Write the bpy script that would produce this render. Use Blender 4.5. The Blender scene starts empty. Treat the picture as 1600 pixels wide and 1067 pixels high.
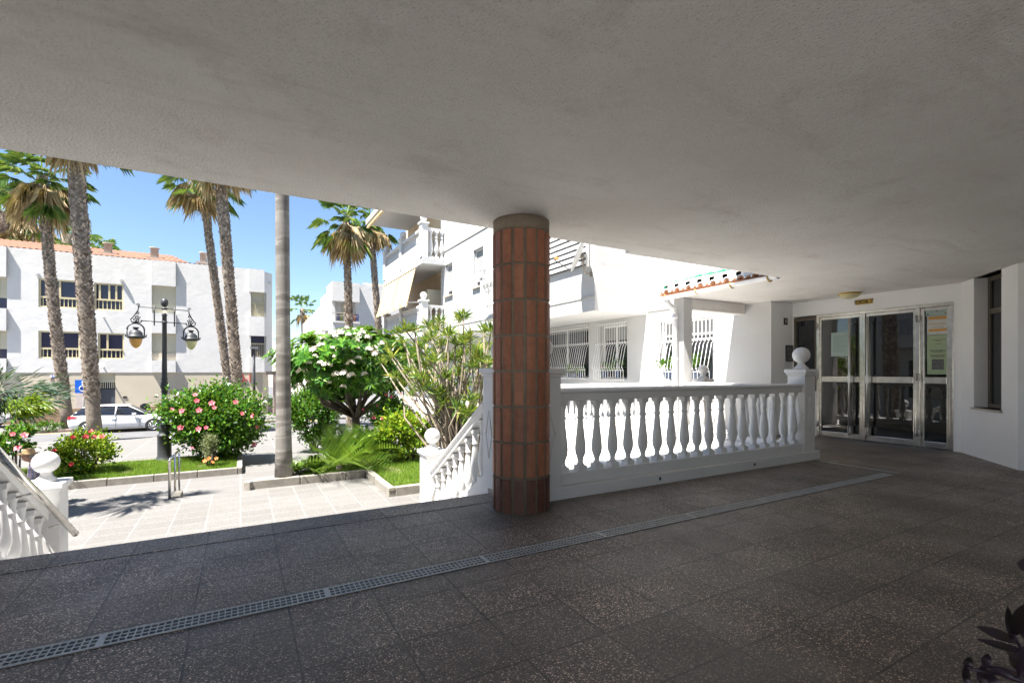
import bpy, math, random
import numpy as np
from mathutils import Vector, Matrix
R = math.radians
rng = np.random.default_rng(7); random.seed(7)
S = bpy.context.scene
# ---------------------------------------------------------------- camera, world, sun, exposure
CX, CS, FOC, HY, CAMZ = math.cos(R(60.7)), math.sin(R(60.7)), 756.0, 580.0, 1.3
cd = bpy.data.cameras.new('camera'); cam = bpy.data.objects.new('camera', cd); S.collection.objects.link(cam)
cam.location = (0, 0, CAMZ); cam.rotation_euler = (R(90), 0, R(-29.3))
cd.sensor_width = 36; cd.lens = 36 * FOC / 1600; cd.shift_y = (HY - 533.5) / 1600; cd.clip_end = 2000; cd.clip_start = .05
S.camera = cam
SUN = Vector((1, .32, -2.2)).normalized()
w = bpy.data.worlds.new('World'); S.world = w; w.use_nodes = True
nt = w.node_tree; bgn = nt.nodes['Background']
sky = nt.nodes.new('ShaderNodeTexSky'); sky.sky_type = 'NISHITA'; sky.sun_disc = False
sky.sun_elevation = math.asin(-SUN.z); sky.sun_rotation = math.atan2(-SUN.x, -SUN.y)
sky.air_density = 1.0; sky.dust_density = .1; sky.ozone_density = 4
nt.links.new(sky.outputs[0], bgn.inputs[0]); bgn.inputs[1].default_value = .043
sl = bpy.data.lights.new('sun', 'SUN'); sl.energy = 4.0; sl.angle = R(.5); sl.color = (1, .95, .88)
so = bpy.data.objects.new('sun', sl); S.collection.objects.link(so); so.rotation_euler = SUN.to_track_quat('-Z', 'Y').to_euler()
S.view_settings.view_transform = 'Standard'; S.view_settings.look = 'None'; S.view_settings.gamma = 1
S.view_settings.exposure = 2.4
S.cycles.max_bounces = 10; S.cycles.diffuse_bounces = 6; S.cycles.sample_clamp_indirect = 8
S.render.film_transparent = False
# ---------------------------------------------------------------- helpers
def kx(px): u = (px - 800) / FOC; return (CX + CS * u) / (CS - CX * u)
def onY(px, py, Y):            # point on the vertical plane Y=const seen at a pixel of the photo
    u = (px - 800) / FOC; d = Y / (CS - CX * u); return Vector((Y * kx(px), Y, CAMZ + (HY - py) / FOC * d))
def onX(px, py, X):
    u = (px - 800) / FOC; d = X / (CX + CS * u); return Vector((X, X / kx(px), CAMZ + (HY - py) / FOC * d))
def atd(px, py, d):
    u = (px - 800) / FOC; return Vector((d * (CX + CS * u), d * (CS - CX * u), CAMZ + (HY - py) / FOC * d))
class MB:
    def __init__(s): s.v = []; s.f = []; s.m = []; s.sm = []
    def add(s, vs, fs, m=0, smooth=False):
        n = len(s.v); s.v += [tuple(v) for v in vs]; s.f += [tuple(i + n for i in f) for f in fs]
        s.m += [m] * len(fs); s.sm += [smooth] * len(fs)
    def addnp(s, V, F, m=0, smooth=False):
        n = len(s.v); s.v += V.reshape(-1, 3).tolist(); s.f += (F + n).tolist()
        s.m += (list(m) if hasattr(m, '__len__') else [m] * len(F)); s.sm += [smooth] * len(F)
    def box(s, x0, x1, y0, y1, z0, z1, m=0):
        s.add([(x, y, z) for x in (x0, x1) for y in (y0, y1) for z in (z0, z1)],
              [(0, 1, 3, 2), (4, 6, 7, 5), (0, 4, 5, 1), (2, 3, 7, 6), (0, 2, 6, 4), (1, 5, 7, 3)], m)
    def fbox(s, F, u0, u1, n0, n1, z0, z1, m=0):
        O, U, N = F; P = []
        for u in (u0, u1):
            for n in (n0, n1):
                for z in (z0, z1):
                    p = O + U * u + N * n; P.append((p.x, p.y, z))
        s.add(P, [(0, 1, 3, 2), (4, 6, 7, 5), (0, 4, 5, 1), (2, 3, 7, 6), (0, 2, 6, 4), (1, 5, 7, 3)], m)
    def fquad(s, F, pts, m=0):
        O, U, N = F; s.add([tuple((O + U * u + N * n)[:2]) + (z,) for u, n, z in pts], [tuple(range(len(pts)))], m)
    def prism(s, poly, z0, z1, m=0, ztop=None):
        n = len(poly); V = [(x, y, z0) for x, y in poly] + [(x, y, z1) for x, y in poly]
        s.add(V, [tuple(range(n - 1, -1, -1)), tuple(range(n, 2 * n))] + [(i, (i + 1) % n, n + (i + 1) % n, n + i) for i in range(n)], m)
    def loft(s, rings, m=0, smooth=True, caps=True, close=True):
        n = len(rings[0]); V = [p for r in rings for p in r]; F = []
        for i in range(len(rings) - 1):
            for j in range(n if close else n - 1):
                a, b = i * n + j, i * n + (j + 1) % n; F.append((a, b, b + n, a + n))
        s.add(V, F, m, smooth)
        if caps:
            k = len(s.v) - len(V); s.f += [tuple(k + j for j in range(n - 1, -1, -1)), tuple(k + len(V) - n + j for j in range(n))]
            s.m += [m, m]; s.sm += [False, False]
    def tube(s, pts, r, n=8, m=0, caps=True):
        pts = [Vector(p) for p in pts]; rr = r if hasattr(r, '__len__') else [r] * len(pts); rings = []; pa = None
        for i, p in enumerate(pts):
            t = (pts[min(i + 1, len(pts) - 1)] - pts[max(i - 1, 0)]).normalized()
            a = pa if pa is not None else Vector((0, 0, 1)) if abs(t.z) < .9 else Vector((1, 0, 0))
            a = (a - t * a.dot(t)).normalized(); b = t.cross(a); pa = a
            rings.append([p + (a * math.cos(q) + b * math.sin(q)) * rr[i] for q in [2 * math.pi * k / n for k in range(n)]])
        s.loft(rings, m, True, caps)
    def lathe(s, prof, c=(0, 0, 0), n=16, m=0):
        s.loft([[(c[0] + r * math.cos(2 * math.pi * k / n), c[1] + r * math.sin(2 * math.pi * k / n), c[2] + z) for k in range(n)] for r, z in prof], m)
    def sphere(s, c, r, n=16, m=0, sc=(1, 1, 1)):
        h = n // 2; s.loft([[(c[0] + sc[0] * r * math.sin(a) * math.cos(2 * math.pi * k / n), c[1] + sc[1] * r * math.sin(a) * math.sin(2 * math.pi * k / n), c[2] - sc[2] * r * math.cos(a)) for k in range(n)]
                            for a in [.03 + (math.pi - .06) * i / h for i in range(h + 1)]], m)
    def wall(s, F, u0, u1, z0, z1, holes=(), depth=.2, m=0, mr=None, n=0.0):
        us = sorted({u0, u1, *[h[0] for h in holes], *[h[1] for h in holes]}); zs = sorted({z0, z1, *[h[2] for h in holes], *[h[3] for h in holes]})
        us = [u for u in us if u0 <= u <= u1]; zs = [z for z in zs if z0 <= z <= z1]
        for a, b in zip(us, us[1:]):
            for c, d in zip(zs, zs[1:]):
                um, zm = (a + b) / 2, (c + d) / 2
                if any(h[0] < um < h[1] and h[2] < zm < h[3] for h in holes): continue
                s.fquad(F, [(a, n, c), (b, n, c), (b, n, d), (a, n, d)], m)
        for a, b, c, d in holes:
            k = m if mr is None else mr; e = n - depth
            s.fquad(F, [(a, n, c), (a, e, c), (a, e, d), (a, n, d)], k); s.fquad(F, [(b, n, c), (b, e, c), (b, e, d), (b, n, d)], k)
            s.fquad(F, [(a, n, c), (b, n, c), (b, e, c), (a, e, c)], k); s.fquad(F, [(a, n, d), (b, n, d), (b, e, d), (a, e, d)], k)
    def mesh(s, name, mats, org=(0, 0, 0)):
        me = bpy.data.meshes.new(name); o = org
        me.from_pydata([(x - o[0], y - o[1], z - o[2]) for x, y, z in s.v], [], s.f)
        for mt in (mats if isinstance(mats, (list, tuple)) else [mats]): me.materials.append(mt)
        me.polygons.foreach_set('material_index', s.m); me.polygons.foreach_set('use_smooth', s.sm); me.update()
        return me
    def build(s, name, mats, parent=None, org=None, bevel=0, local=False, label=None):
        if org is None: org = wloc(parent) if parent and not local else (0, 0, 0)
        ob = bpy.data.objects.new(name, s.mesh(name, mats, (0, 0, 0) if local else org)); S.collection.objects.link(ob)
        if parent: ob.parent = parent; ob.location = (0, 0, 0) if local else Vector(org) - wloc(parent)
        else: ob.location = org
        if bevel:
            b = ob.modifiers.new('bevel', 'BEVEL'); b.width = bevel; b.segments = 2; b.limit_method = 'ANGLE'; b.angle_limit = R(40)
        if label: ob['label'] = label
        return ob
def wloc(o):
    v = Vector((0, 0, 0))
    while o: v += o.location; o = o.parent
    return v
def inst(name, me, parent, loc, rz=0, sc=1):
    o = bpy.data.objects.new(name, me); S.collection.objects.link(o); o.parent = parent; o.location = loc; o.rotation_euler = (0, 0, rz); o.scale = (sc,) * 3; return o
def thing(name, label, cat, loc=(0, 0, 0), rz=0, group=None):
    o = bpy.data.objects.new(name, None); S.collection.objects.link(o); o.location = loc; o.rotation_euler = (0, 0, rz); o.empty_display_size = .1
    return tag(o, label, cat, group)
def tag(o, label, cat, group=None):
    o['label'] = label; o['category'] = cat
    if group: o['group'] = group
    return o
def struct(o, kind='structure'): o['kind'] = kind; return o
V = Vector
# ---------------------------------------------------------------- materials
def new(name):
    m = bpy.data.materials.new(name); m.use_nodes = True; t = m.node_tree; return m, t, t.nodes['Principled BSDF']
def mixc(t, fac, a, b, typ='MIX'):
    n = t.nodes.new('ShaderNodeMix'); n.data_type = 'RGBA'; n.blend_type = typ
    for s_, v in ((n.inputs[0], fac), (n.inputs[6], a), (n.inputs[7], b)):
        if hasattr(v, 'is_output'): t.links.new(v, s_)
        elif isinstance(v, (int, float)): s_.default_value = v
        else: s_.default_value = tuple(v) + (1,)
    return n.outputs[2]
def noise(t, sc, det=4, rough=.6, vec=None, off=None):
    n = t.nodes.new('ShaderNodeTexNoise'); n.inputs['Scale'].default_value = sc; n.inputs['Detail'].default_value = det; n.inputs['Roughness'].default_value = rough
    if vec is None:
        g = t.nodes.new('ShaderNodeNewGeometry'); vec = g.outputs['Position']
    t.links.new(vec, n.inputs['Vector']); return n.outputs['Fac']
def ramp(t, x, pts):
    n = t.nodes.new('ShaderNodeValToRGB'); t.links.new(x, n.inputs[0]); e = n.color_ramp.elements
    while len(e) < len(pts): e.new(.5)
    for i, (p, c) in enumerate(pts): e[i].position = p; e[i].color = (tuple(c) if hasattr(c, '__len__') else (c, c, c)) + (1,)
    return n.outputs[0]
def bump(t, b, h, st=.3, dist=.01, prev=None):
    n = t.nodes.new('ShaderNodeBump'); n.inputs['Strength'].default_value = st; n.inputs['Distance'].default_value = dist
    t.links.new(h, n.inputs['Height'])
    if prev: t.links.new(prev, n.inputs['Normal'])
    t.links.new(n.outputs[0], b.inputs['Normal']); return n.outputs[0]
def mat(name, col, rough=.6, var=.12, vs=3, bs=60, bst=.15, bd=.004, metal=0, dirt=None, ds=1.2, spec=.5):
    m, t, b = new(name); b.inputs['Roughness'].default_value = rough; b.inputs['Metallic'].default_value = metal; b.inputs['Specular IOR Level'].default_value = spec
    c = ramp(t, noise(t, vs, 5), [(.3, [x * (1 - var) for x in col]), (.7, [min(1, x * (1 + var * .6)) for x in col])])
    if dirt: c = mixc(t, ramp(t, noise(t, ds, 8, .7), [(.52, 0), (.75, .8)]), c, dirt)
    t.links.new(c, b.inputs['Base Color'])
    if bst: bump(t, b, noise(t, bs, 3), bst, bd)
    return m
def flat(name, col, rough=.5, metal=0, emit=0):
    m, t, b = new(name); b.inputs['Base Color'].default_value = tuple(col) + (1,); b.inputs['Roughness'].default_value = rough; b.inputs['Metallic'].default_value = metal
    return m
def leafm(name, cols, rough=.45, trans=.3):
    m, t, b = new(name); g = t.nodes.new('ShaderNodeNewGeometry')
    c = ramp(t, g.outputs['Random Per Island'], [(i / (len(cols) - 1), c) for i, c in enumerate(cols)])
    t.links.new(c, b.inputs['Base Color']); b.inputs['Roughness'].default_value = rough
    tr = t.nodes.new('ShaderNodeBsdfTranslucent'); t.links.new(mixc(t, .5, c, (.25, .35, .03), 'MIX'), tr.inputs[0])
    mx = t.nodes.new('ShaderNodeMixShader'); mx.inputs[0].default_value = trans
    t.links.new(b.outputs[0], mx.inputs[1]); t.links.new(tr.outputs[0], mx.inputs[2]); t.links.new(mx.outputs[0], t.nodes['Material Output'].inputs[0])
    return m
def brickm(name, w_, h_, c1, c2, mort, ms=.006, off=0., rough=.7, plane='xy', spk=None, org=(0, 0), bst=.4, smooth=.1):
    m, t, b = new(name); g = t.nodes.new('ShaderNodeNewGeometry'); v = g.outputs['Position']
    sx = t.nodes.new('ShaderNodeSeparateXYZ'); t.links.new(v, sx.inputs[0]); cb = t.nodes.new('ShaderNodeCombineXYZ')
    for i, ax in enumerate(plane):
        ad = t.nodes.new('ShaderNodeMath'); ad.operation = 'ADD'; ad.inputs[1].default_value = 100 * (w_, h_)[i] - org[i]
        t.links.new(sx.outputs['xyz'.index(ax)], ad.inputs[0]); t.links.new(ad.outputs[0], cb.inputs[i])
    br = t.nodes.new('ShaderNodeTexBrick'); br.offset = off; br.inputs['Scale'].default_value = 1; br.inputs['Brick Width'].default_value = w_; br.inputs['Row Height'].default_value = h_
    br.inputs['Mortar Size'].default_value = ms; br.inputs['Mortar Smooth'].default_value = smooth; br.inputs['Bias'].default_value = 0
    br.inputs['Color1'].default_value = tuple(c1) + (1,); br.inputs['Color2'].default_value = tuple(c2) + (1,); br.inputs['Mortar'].default_value = tuple(mort) + (1,)
    t.links.new(cb.outputs[0], br.inputs['Vector']); c = br.outputs['Color']
    return m, t, b, br, c

M = {}
def white(name, col=(.80, .80, .79), dirt=(.55, .52, .48), big=.25):
    m, t, b = new(name); b.inputs['Roughness'].default_value = .75
    c = ramp(t, noise(t, .9, 6, .65), [(.3, [x * .93 for x in col]), (.6, col)])
    c = mixc(t, ramp(t, noise(t, 2.3, 8, .75), [(.58, 0), (.8, .35)]), c, dirt)
    t.links.new(c, b.inputs['Base Color'])
    p = bump(t, b, noise(t, 2.2, 2), big, .06); bump(t, b, noise(t, 70, 3), .25, .004, p); return m
M['white'] = white('white_render', (.50, .50, .50), (.48, .46, .43)); M['wall_in'] = white('entrance_white_paint', (.85, .85, .85), (.70, .68, .65), .15); M['white2'] = white('smooth_white_paint', (.80, .80, .80), (.62, .6, .56), .05)
M['facade'] = white('sunlit_facade_render', (.62, .612, .60), (.50, .48, .45), .2)
M['cream'] = mat('cream_render', (.52, .46, .36), .8, .06, 1)
def mk_ceiling():
    m, t, b = new('rough_ceiling_plaster'); b.inputs['Roughness'].default_value = .9
    c = ramp(t, noise(t, .8, 7, .7), [(.35, (.79, .76, .73)), (.65, (.87, .855, .83))])
    c = mixc(t, ramp(t, noise(t, 1.7, 9, .75), [(.55, 0), (.78, .55)]), c, (.50, .44, .40))
    g0 = t.nodes.new('ShaderNodeNewGeometry'); mp = t.nodes.new('ShaderNodeMapping'); mp.inputs['Scale'].default_value = (.5, 2.6, 1); t.links.new(g0.outputs['Position'], mp.inputs[0])
    c = mixc(t, ramp(t, noise(t, 1, 8, .72, mp.outputs[0]), [(.56, 0), (.75, .42)]), c, (.50, .45, .41))
    # rough plaster pits
    v = t.nodes.new('ShaderNodeTexVoronoi'); v.inputs['Scale'].default_value = 60; g = t.nodes.new('ShaderNodeNewGeometry'); t.links.new(g.outputs['Position'], v.inputs['Vector'])
    n2 = noise(t, 90, 5, .7)
    ad = t.nodes.new('ShaderNodeMath'); ad.operation = 'ADD'; t.links.new(v.outputs['Distance'], ad.inputs[0]); t.links.new(n2, ad.inputs[1])
    c = mixc(t, ramp(t, ad.outputs[0], [(.45, .45), (.75, 0)]), c, (.3, .27, .25))
    t.links.new(c, b.inputs['Base Color']); bump(t, b, ad.outputs[0], .9, .015); return m
M['ceiling'] = mk_ceiling()
def mk_agg():
    m, t, b, br, c = brickm('exposed_aggregate_paving', .45, .4125, (.145, .122, .108), (.185, .158, .14), (.034, .027, .022), .0055, 0, org=(.23, .22))
    br.inputs['Color1'].default_value = (.15, .122, .10, 1); br.inputs['Color2'].default_value = (.26, .213, .177, 1); br.inputs['Mortar'].default_value = (.19, .157, .131, 1)
    g = t.nodes.new('ShaderNodeNewGeometry')
    def vor(sc):
        v = t.nodes.new('ShaderNodeTexVoronoi'); v.inputs['Scale'].default_value = sc; t.links.new(g.outputs['Position'], v.inputs['Vector']); return v
    v1 = vor(150); sep = t.nodes.new('ShaderNodeSeparateColor'); t.links.new(v1.outputs['Color'], sep.inputs[0])
    peb = ramp(t, sep.outputs[0], [(0, (.3, .27, .25)), (.5, (.8, .74, .7)), (.75, (1.7, 1.6, 1.5)), (.9, (3.2, 3.0, 2.9)), (1, (7, 6.8, 6.6))])
    c = mixc(t, 1, c, peb, 'MULTIPLY')
    c = mixc(t, ramp(t, v1.outputs['Distance'], [(.35, 0), (.62, .75)]), c, (.03, .027, .025))
    c = mixc(t, ramp(t, noise(t, 1.1, 8, .7), [(.42, 0), (.7, .6)]), c, (.20, .17, .145))
    jm = t.nodes.new('ShaderNodeMath'); jm.operation = 'MULTIPLY'; t.links.new(br.outputs['Fac'], jm.inputs[0]); t.links.new(ramp(t, noise(t, 2.7, 6, .75), [(.38, .35), (.6, 1)]), jm.inputs[1])
    c = mixc(t, jm.outputs[0], c, (.028, .022, .018))
    c = mixc(t, ramp(t, noise(t, .6, 6, .7), [(.42, 0), (.7, .7)]), c, (.045, .038, .034))
    t.links.new(c, b.inputs['Base Color']); t.links.new(ramp(t, noise(t, 2, 5), [(.3, .32), (.7, .55)]), b.inputs['Roughness'])
    sb = t.nodes.new('ShaderNodeMath'); sb.operation = 'SUBTRACT'; sb.inputs[0].default_value = 1; t.links.new(v1.outputs['Distance'], sb.inputs[1])
    p = bump(t, b, sb.outputs[0], .45, .006)
    ml = t.nodes.new('ShaderNodeMath'); ml.operation = 'MULTIPLY'; ml.inputs[1].default_value = -1; t.links.new(jm.outputs[0], ml.inputs[0]); bump(t, b, ml.outputs[0], 1, .006, p)
    return m
M['agg'] = mk_agg()
def mk_pave(name, w_, h_, c1, c2, mo, ms, off=0, org=(0, 0)):
    m, t, b, br, c = brickm(name, w_, h_, c1, c2, mo, ms, off, org=org, smooth=.4)
    c = mixc(t, ramp(t, noise(t, 38, 5, .8), [(.38, .75), (.62, 0)]), c, (.075, .072, .068))
    c = mixc(t, ramp(t, noise(t, 1.3, 7, .7), [(.45, 0), (.75, .5)]), c, (.12, .112, .10))
    t.links.new(c, b.inputs['Base Color']); b.inputs['Roughness'].default_value = .8; bump(t, b, noise(t, 80, 3), .3, .004); return m
M['plaza'] = mk_pave('granite_plaza_paving', .50, .40, (.145, .14, .133), (.185, .18, .172), (.25, .24, .23), .013)
M['path'] = mk_pave('granite_path_paving', 1.2, .9, (.155, .152, .148), (.18, .176, .172), (.235, .23, .225), .03)
M['redpave'] = mk_pave('reddish_pavement', .3, .3, (.30, .20, .18), (.34, .23, .2), (.22, .18, .16), .012)
M['asphalt'] = mat('asphalt', (.11, .11, .115), .85, .15, .8, 120, .3, .004)
M['patio'] = mat('pale_patio_tiles', (.80, .78, .74), .7, .06, 2)
M['marking'] = mat('road_paint', (.45, .45, .44), .7, .1, 8)
M['yellowmark'] = mat('yellow_road_paint', (.7, .45, .12), .7, .1, 8)
M['kerb'] = mat('concrete_kerb', (.25, .23, .20), .85, .25, 6, 60, .5, .008, dirt=(.16, .14, .11))
M['concrete'] = mat('grey_concrete', (.22, .20, .17), .85, .2, 5, 50, .4, .006)
M['soil'] = mat('garden_soil', (.13, .12, .05), .9, .35, 6, 30, .6, .02)
M['grass'] = leafm('grass_blades', [(.05, .13, .008), (.10, .22, .012), (.17, .30, .02), (.22, .30, .04)], .5, .35)
def mk_tile():
    m, t, b = new('terracotta_column_tile'); g = t.nodes.new('ShaderNodeNewGeometry')
    c = ramp(t, g.outputs['Random Per Island'], [(0, (.24, .088, .046)), (.5, (.31, .115, .06)), (1, (.38, .15, .08))])
    c = mixc(t, ramp(t, noise(t, 14, 6, .7), [(.45, 0), (.7, .55)]), c, (.11, .05, .035))
    mp = t.nodes.new('ShaderNodeMapping'); mp.inputs['Scale'].default_value = (60, 60, 6); t.links.new(g.outputs['Position'], mp.inputs[0])
    c = mixc(t, ramp(t, noise(t, 1, 3, .6, mp.outputs[0]), [(.5, 0), (.75, .4)]), c, (.34, .17, .1))
    t.links.new(c, b.inputs['Base Color']); b.inputs['Roughness'].default_value = .55; bump(t, b, noise(t, 1.2, 3, .6, mp.outputs[0]), .5, .004); return m
M['tile'] = mk_tile(); M['grout'] = mat('grey_grout', (.23, .185, .14), .9, .25, 8, 90, .6, .006, dirt=(.10, .08, .06))
M['steel'] = mat('brushed_steel', (.62, .60, .56), .22, .2, 9, 30, .05, .001, metal=1)
M['handle'] = flat('satin_steel_bar', (.6, .59, .57), .38, .8); M['darksteel'] = flat('dark_metal', (.06, .06, .065), .4, .6)
M['grate'] = mat('galvanised_grate', (.44, .44, .43), .5, .2, 12, 60, .1, .001, metal=.3)
M['iron'] = mat('grey_painted_cast_iron', (.036, .039, .044), .5, .35, 14, 50, .2, .003)
M['glassd'] = flat('dark_window_glass', (.012, .014, .018), .04); M['glassd'].node_tree.nodes['Principled BSDF'].inputs['Specular IOR Level'].default_value = .9
M['glassb'] = flat('curtained_window_glass', (.035, .035, .07), .08)
M['doorglass'] = flat('door_glass', (.010, .011, .010), .02); M['doorglass'].node_tree.nodes['Principled BSDF'].inputs['IOR'].default_value = 1.85
M['beigeframe'] = flat('beige_aluminium_frame', (.56, .49, .31), .5)
M['shutter'] = brickm('roller_shutter', 50, .05, (.55, .52, .40), (.55, .52, .40), (.36, .34, .26), .004, plane='xz')
def fin(t4): m, t, b, br, c = t4; t.links.new(c, b.inputs['Base Color']); b.inputs['Roughness'].default_value = .6; return m
M['shutter'] = fin(M['shutter'])
M['wshutter'] = fin(brickm('white_roller_shutter', 50, .055, (.36, .36, .36), (.36, .36, .36), (.16, .16, .16), .009, plane='yz'))
M['brick'] = fin(brickm('brown_brick_base', .5, .09, (.22, .14, .08), (.33, .22, .13), (.16, .12, .09), .008, .5, plane='xz'))
M['brownframe'] = flat('brown_metal_frame', (.13, .11, .085), .45, .3)
M['black'] = flat('black_plastic', (.02, .02, .022), .45)
M['rooftile'] = mat('terracotta_roof_tile', (.46, .22, .12), .8, .35, 9, 40, .5, .01)
M['farroof'] = mat('weathered_roof_tile', (.22, .10, .06), .85, .45, 5, 40, .5, .01); M['greentile'] = mat('green_glazed_tile', (.03, .20, .11), .2, .3, 6)
M['pot'] = flat('blue_glazed_pot', (.02, .045, .11), .2)
M['bark'] = mat('palm_bark', (.20, .165, .13), .95, .5, 12, 40, .9, .02)
M['boots'] = leafm('palm_boots', [(.09, .065, .045), (.25, .20, .155), (.42, .35, .28), (.17, .13, .10)], .9, 0.0)
def mk_smooth_trunk():
    m, t, b = new('ringed_palm_trunk'); g = t.nodes.new('ShaderNodeNewGeometry'); mp = t.nodes.new('ShaderNodeMapping'); mp.inputs['Scale'].default_value = (.6, .6, 3.3); t.links.new(g.outputs['Position'], mp.inputs[0])
    n1 = noise(t, 1, 3, .6, mp.outputs[0]); mp2 = t.nodes.new('ShaderNodeMapping'); mp2.inputs['Scale'].default_value = (30, 30, 4); t.links.new(g.outputs['Position'], mp2.inputs[0])
    c = ramp(t, n1, [(.36, (.10, .09, .08)), (.48, (.16, .148, .132)), (.5, (.24, .225, .205)), (.6, (.17, .158, .142))])
    c = mixc(t, ramp(t, noise(t, 1, 4, .6, mp2.outputs[0]), [(.45, 0), (.7, .5)]), c, (.13, .115, .10))
    t.links.new(c, b.inputs['Base Color']); b.inputs['Roughness'].default_value = .9; bump(t, b, noise(t, 1, 4, .7, mp2.outputs[0]), .5, .01); return m
M['ptrunk'] = mk_smooth_trunk()
M['wood'] = mat('pale_bark', (.34, .29, .22), .85, .3, 20, 60, .5, .006); M['dwood'] = mat('dark_bark', (.10, .08, .065), .9, .3, 15, 60, .5, .006)
M['fan'] = leafm('fan_palm_green', [(.025, .08, .012), (.07, .16, .025), (.16, .25, .045), (.32, .36, .10)], .4, .3)
M['dead'] = leafm('dead_palm_skirt', [(.22, .13, .05), (.46, .33, .17), (.70, .58, .38), (.36, .25, .11)], .8, .2)
M['hib'] = leafm('hibiscus_leaf', [(.010, .05, .007), (.028, .11, .010), (.07, .20, .014), (.14, .27, .02)], .28, .3)
M['lime'] = leafm('lime_green_leaf', [(.05, .13, .005), (.14, .27, .01), (.28, .38, .02), (.34, .36, .03)], .35, .35)
M['plum'] = leafm('plumeria_leaf', [(.018, .08, .012), (.045, .16, .018), (.09, .25, .025), (.17, .33, .03)], .3, .3)
M['drac'] = leafm('dracaena_leaf', [(.03, .09, .02), (.09, .19, .03), (.20, .28, .04), (.42, .40, .06)], .35, .3)
M['cyc'] = leafm('cycad_leaf', [(.03, .09, .012), (.07, .17, .02), (.14, .26, .03), (.24, .33, .05)], .35, .3)
M['yucca'] = leafm('bluish_spike_leaf', [(.015, .05, .025), (.035, .09, .05), (.07, .14, .09), (.04, .09, .02)], .55, .15)
M['greysh'] = leafm('greyish_shrub_leaf', [(.10, .13, .05), (.2, .23, .10), (.3, .32, .18)], .6, .2)
M['purple'] = leafm('purple_trailing_leaf', [(.012, .005, .014), (.022, .008, .026), (.03, .015, .03)], .35, .1)
M['pink'] = flat('pink_petal', (.66, .13, .17), .6); M['red'] = flat('red_petal', (.62, .03, .05), .6); M['cream_petal'] = flat('cream_petal', (.80, .72, .62), .6)
M['orange'] = flat('orange_petal', (.7, .25, .06), .6)
M['carw'] = flat('white_car_paint', (.72, .72, .72), .25); M['carw'].node_tree.nodes['Principled BSDF'].inputs['Coat Weight'].default_value = .6
M['cars'] = flat('silver_car_paint', (.5, .5, .52), .3)
M['tyre'] = flat('tyre_rubber', (.015, .015, .016), .8); M['rim'] = flat('alloy_rim', (.55, .55, .56), .3, .7); M['tail'] = flat('red_tail_lens', (.5, .01, .02), .2)
M['blue'] = flat('blue_sign_paint', (.01, .12, .62), .4); M['signwhite'] = flat('sign_white', (.8, .8, .8), .5); M['redtext'] = flat('red_letter', (.45, .03, .03), .5)
M['awning'] = fin(brickm('striped_awning_cloth', .16, 50, (.50, .37, .21), (.55, .43, .27), (.40, .24, .10), .012, plane='yz')); M['awningedge'] = fin(brickm('yellow_striped_valance', .14, 50, (.75, .45, .12), (.8, .75, .6), (.8, .6, .3), .01, plane='yz'))
M['brass'] = flat('brass_plate', (.50, .34, .08), .35, .4); M['inkt'] = flat('black_ink', (.02, .02, .02), .6)
M['amber'] = mat('amber_lamp_glass', (.65, .34, .10), .25, .1, 3); M['milky'] = mat('milky_lamp_glass', (.62, .58, .33), .25, .05, 3)
M['paper'] = mat('notice_paper', (.36, .46, .42), .7, .04, 3); M['papergreen'] = mat('green_notice_paper', (.34, .42, .27), .7, .05, 3); M['paperw'] = mat('white_certificate', (.55, .56, .54), .6, .04, 3); M['orangep'] = flat('orange_print', (.55, .28, .07), .6)
M['greyph'] = mat('grey_printed_picture', (.12, .12, .12), .6, .6, 40)
M['skin'] = flat('skin', (.45, .26, .19), .6); M['straw'] = mat('straw_hat', (.50, .33, .16), .85, .3, 60); M['plaid'] = fin(brickm('blue_plaid_shirt', .055, .055, (.22, .27, .42), (.16, .20, .34), (.55, .40, .42), .008, plane='xz')); M['trouser'] = flat('dark_trousers', (.06, .06, .08), .8); M['hair'] = flat('grey_hair', (.3, .29, .28), .7)
M['marble'] = mat('marble_sill', (.5, .45, .38), .3, .15, 5)
M['jersey'] = flat('dark_blue_cloth', (.03, .06, .3), .8); M['redcloth'] = flat('red_cloth', (.4, .03, .04), .8)

GZ, LZ, RZ = -1.23, -1.6, -2.0     # plaza by the stairs, garden level, road level
# ================================================================ ground, plaza, roads
m = MB(); m.add([(-400, -400, -2.12), (400, -400, -2.12), (400, 600, -2.12), (-400, 600, -2.12)], [(0, 1, 2, 3)]); struct(m.build('ground', M['concrete']))
m = MB(); m.prism([(-12, 6.0), (3.32, 6.0), (3.32, 9.72), (2.62, 9.72), (2.62, 11.75), (-12, 11.75)], -2.1, GZ); struct(m.build('plaza', M['plaza']))
m = MB()
for i in range(2): m.box(-12, .04, 11.75 + .32 * i, 11.75 + .32 * (i + 1), -2.1, GZ - .123 * (i + 1))
struct(m.build('plaza_steps', M['kerb']))
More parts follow.
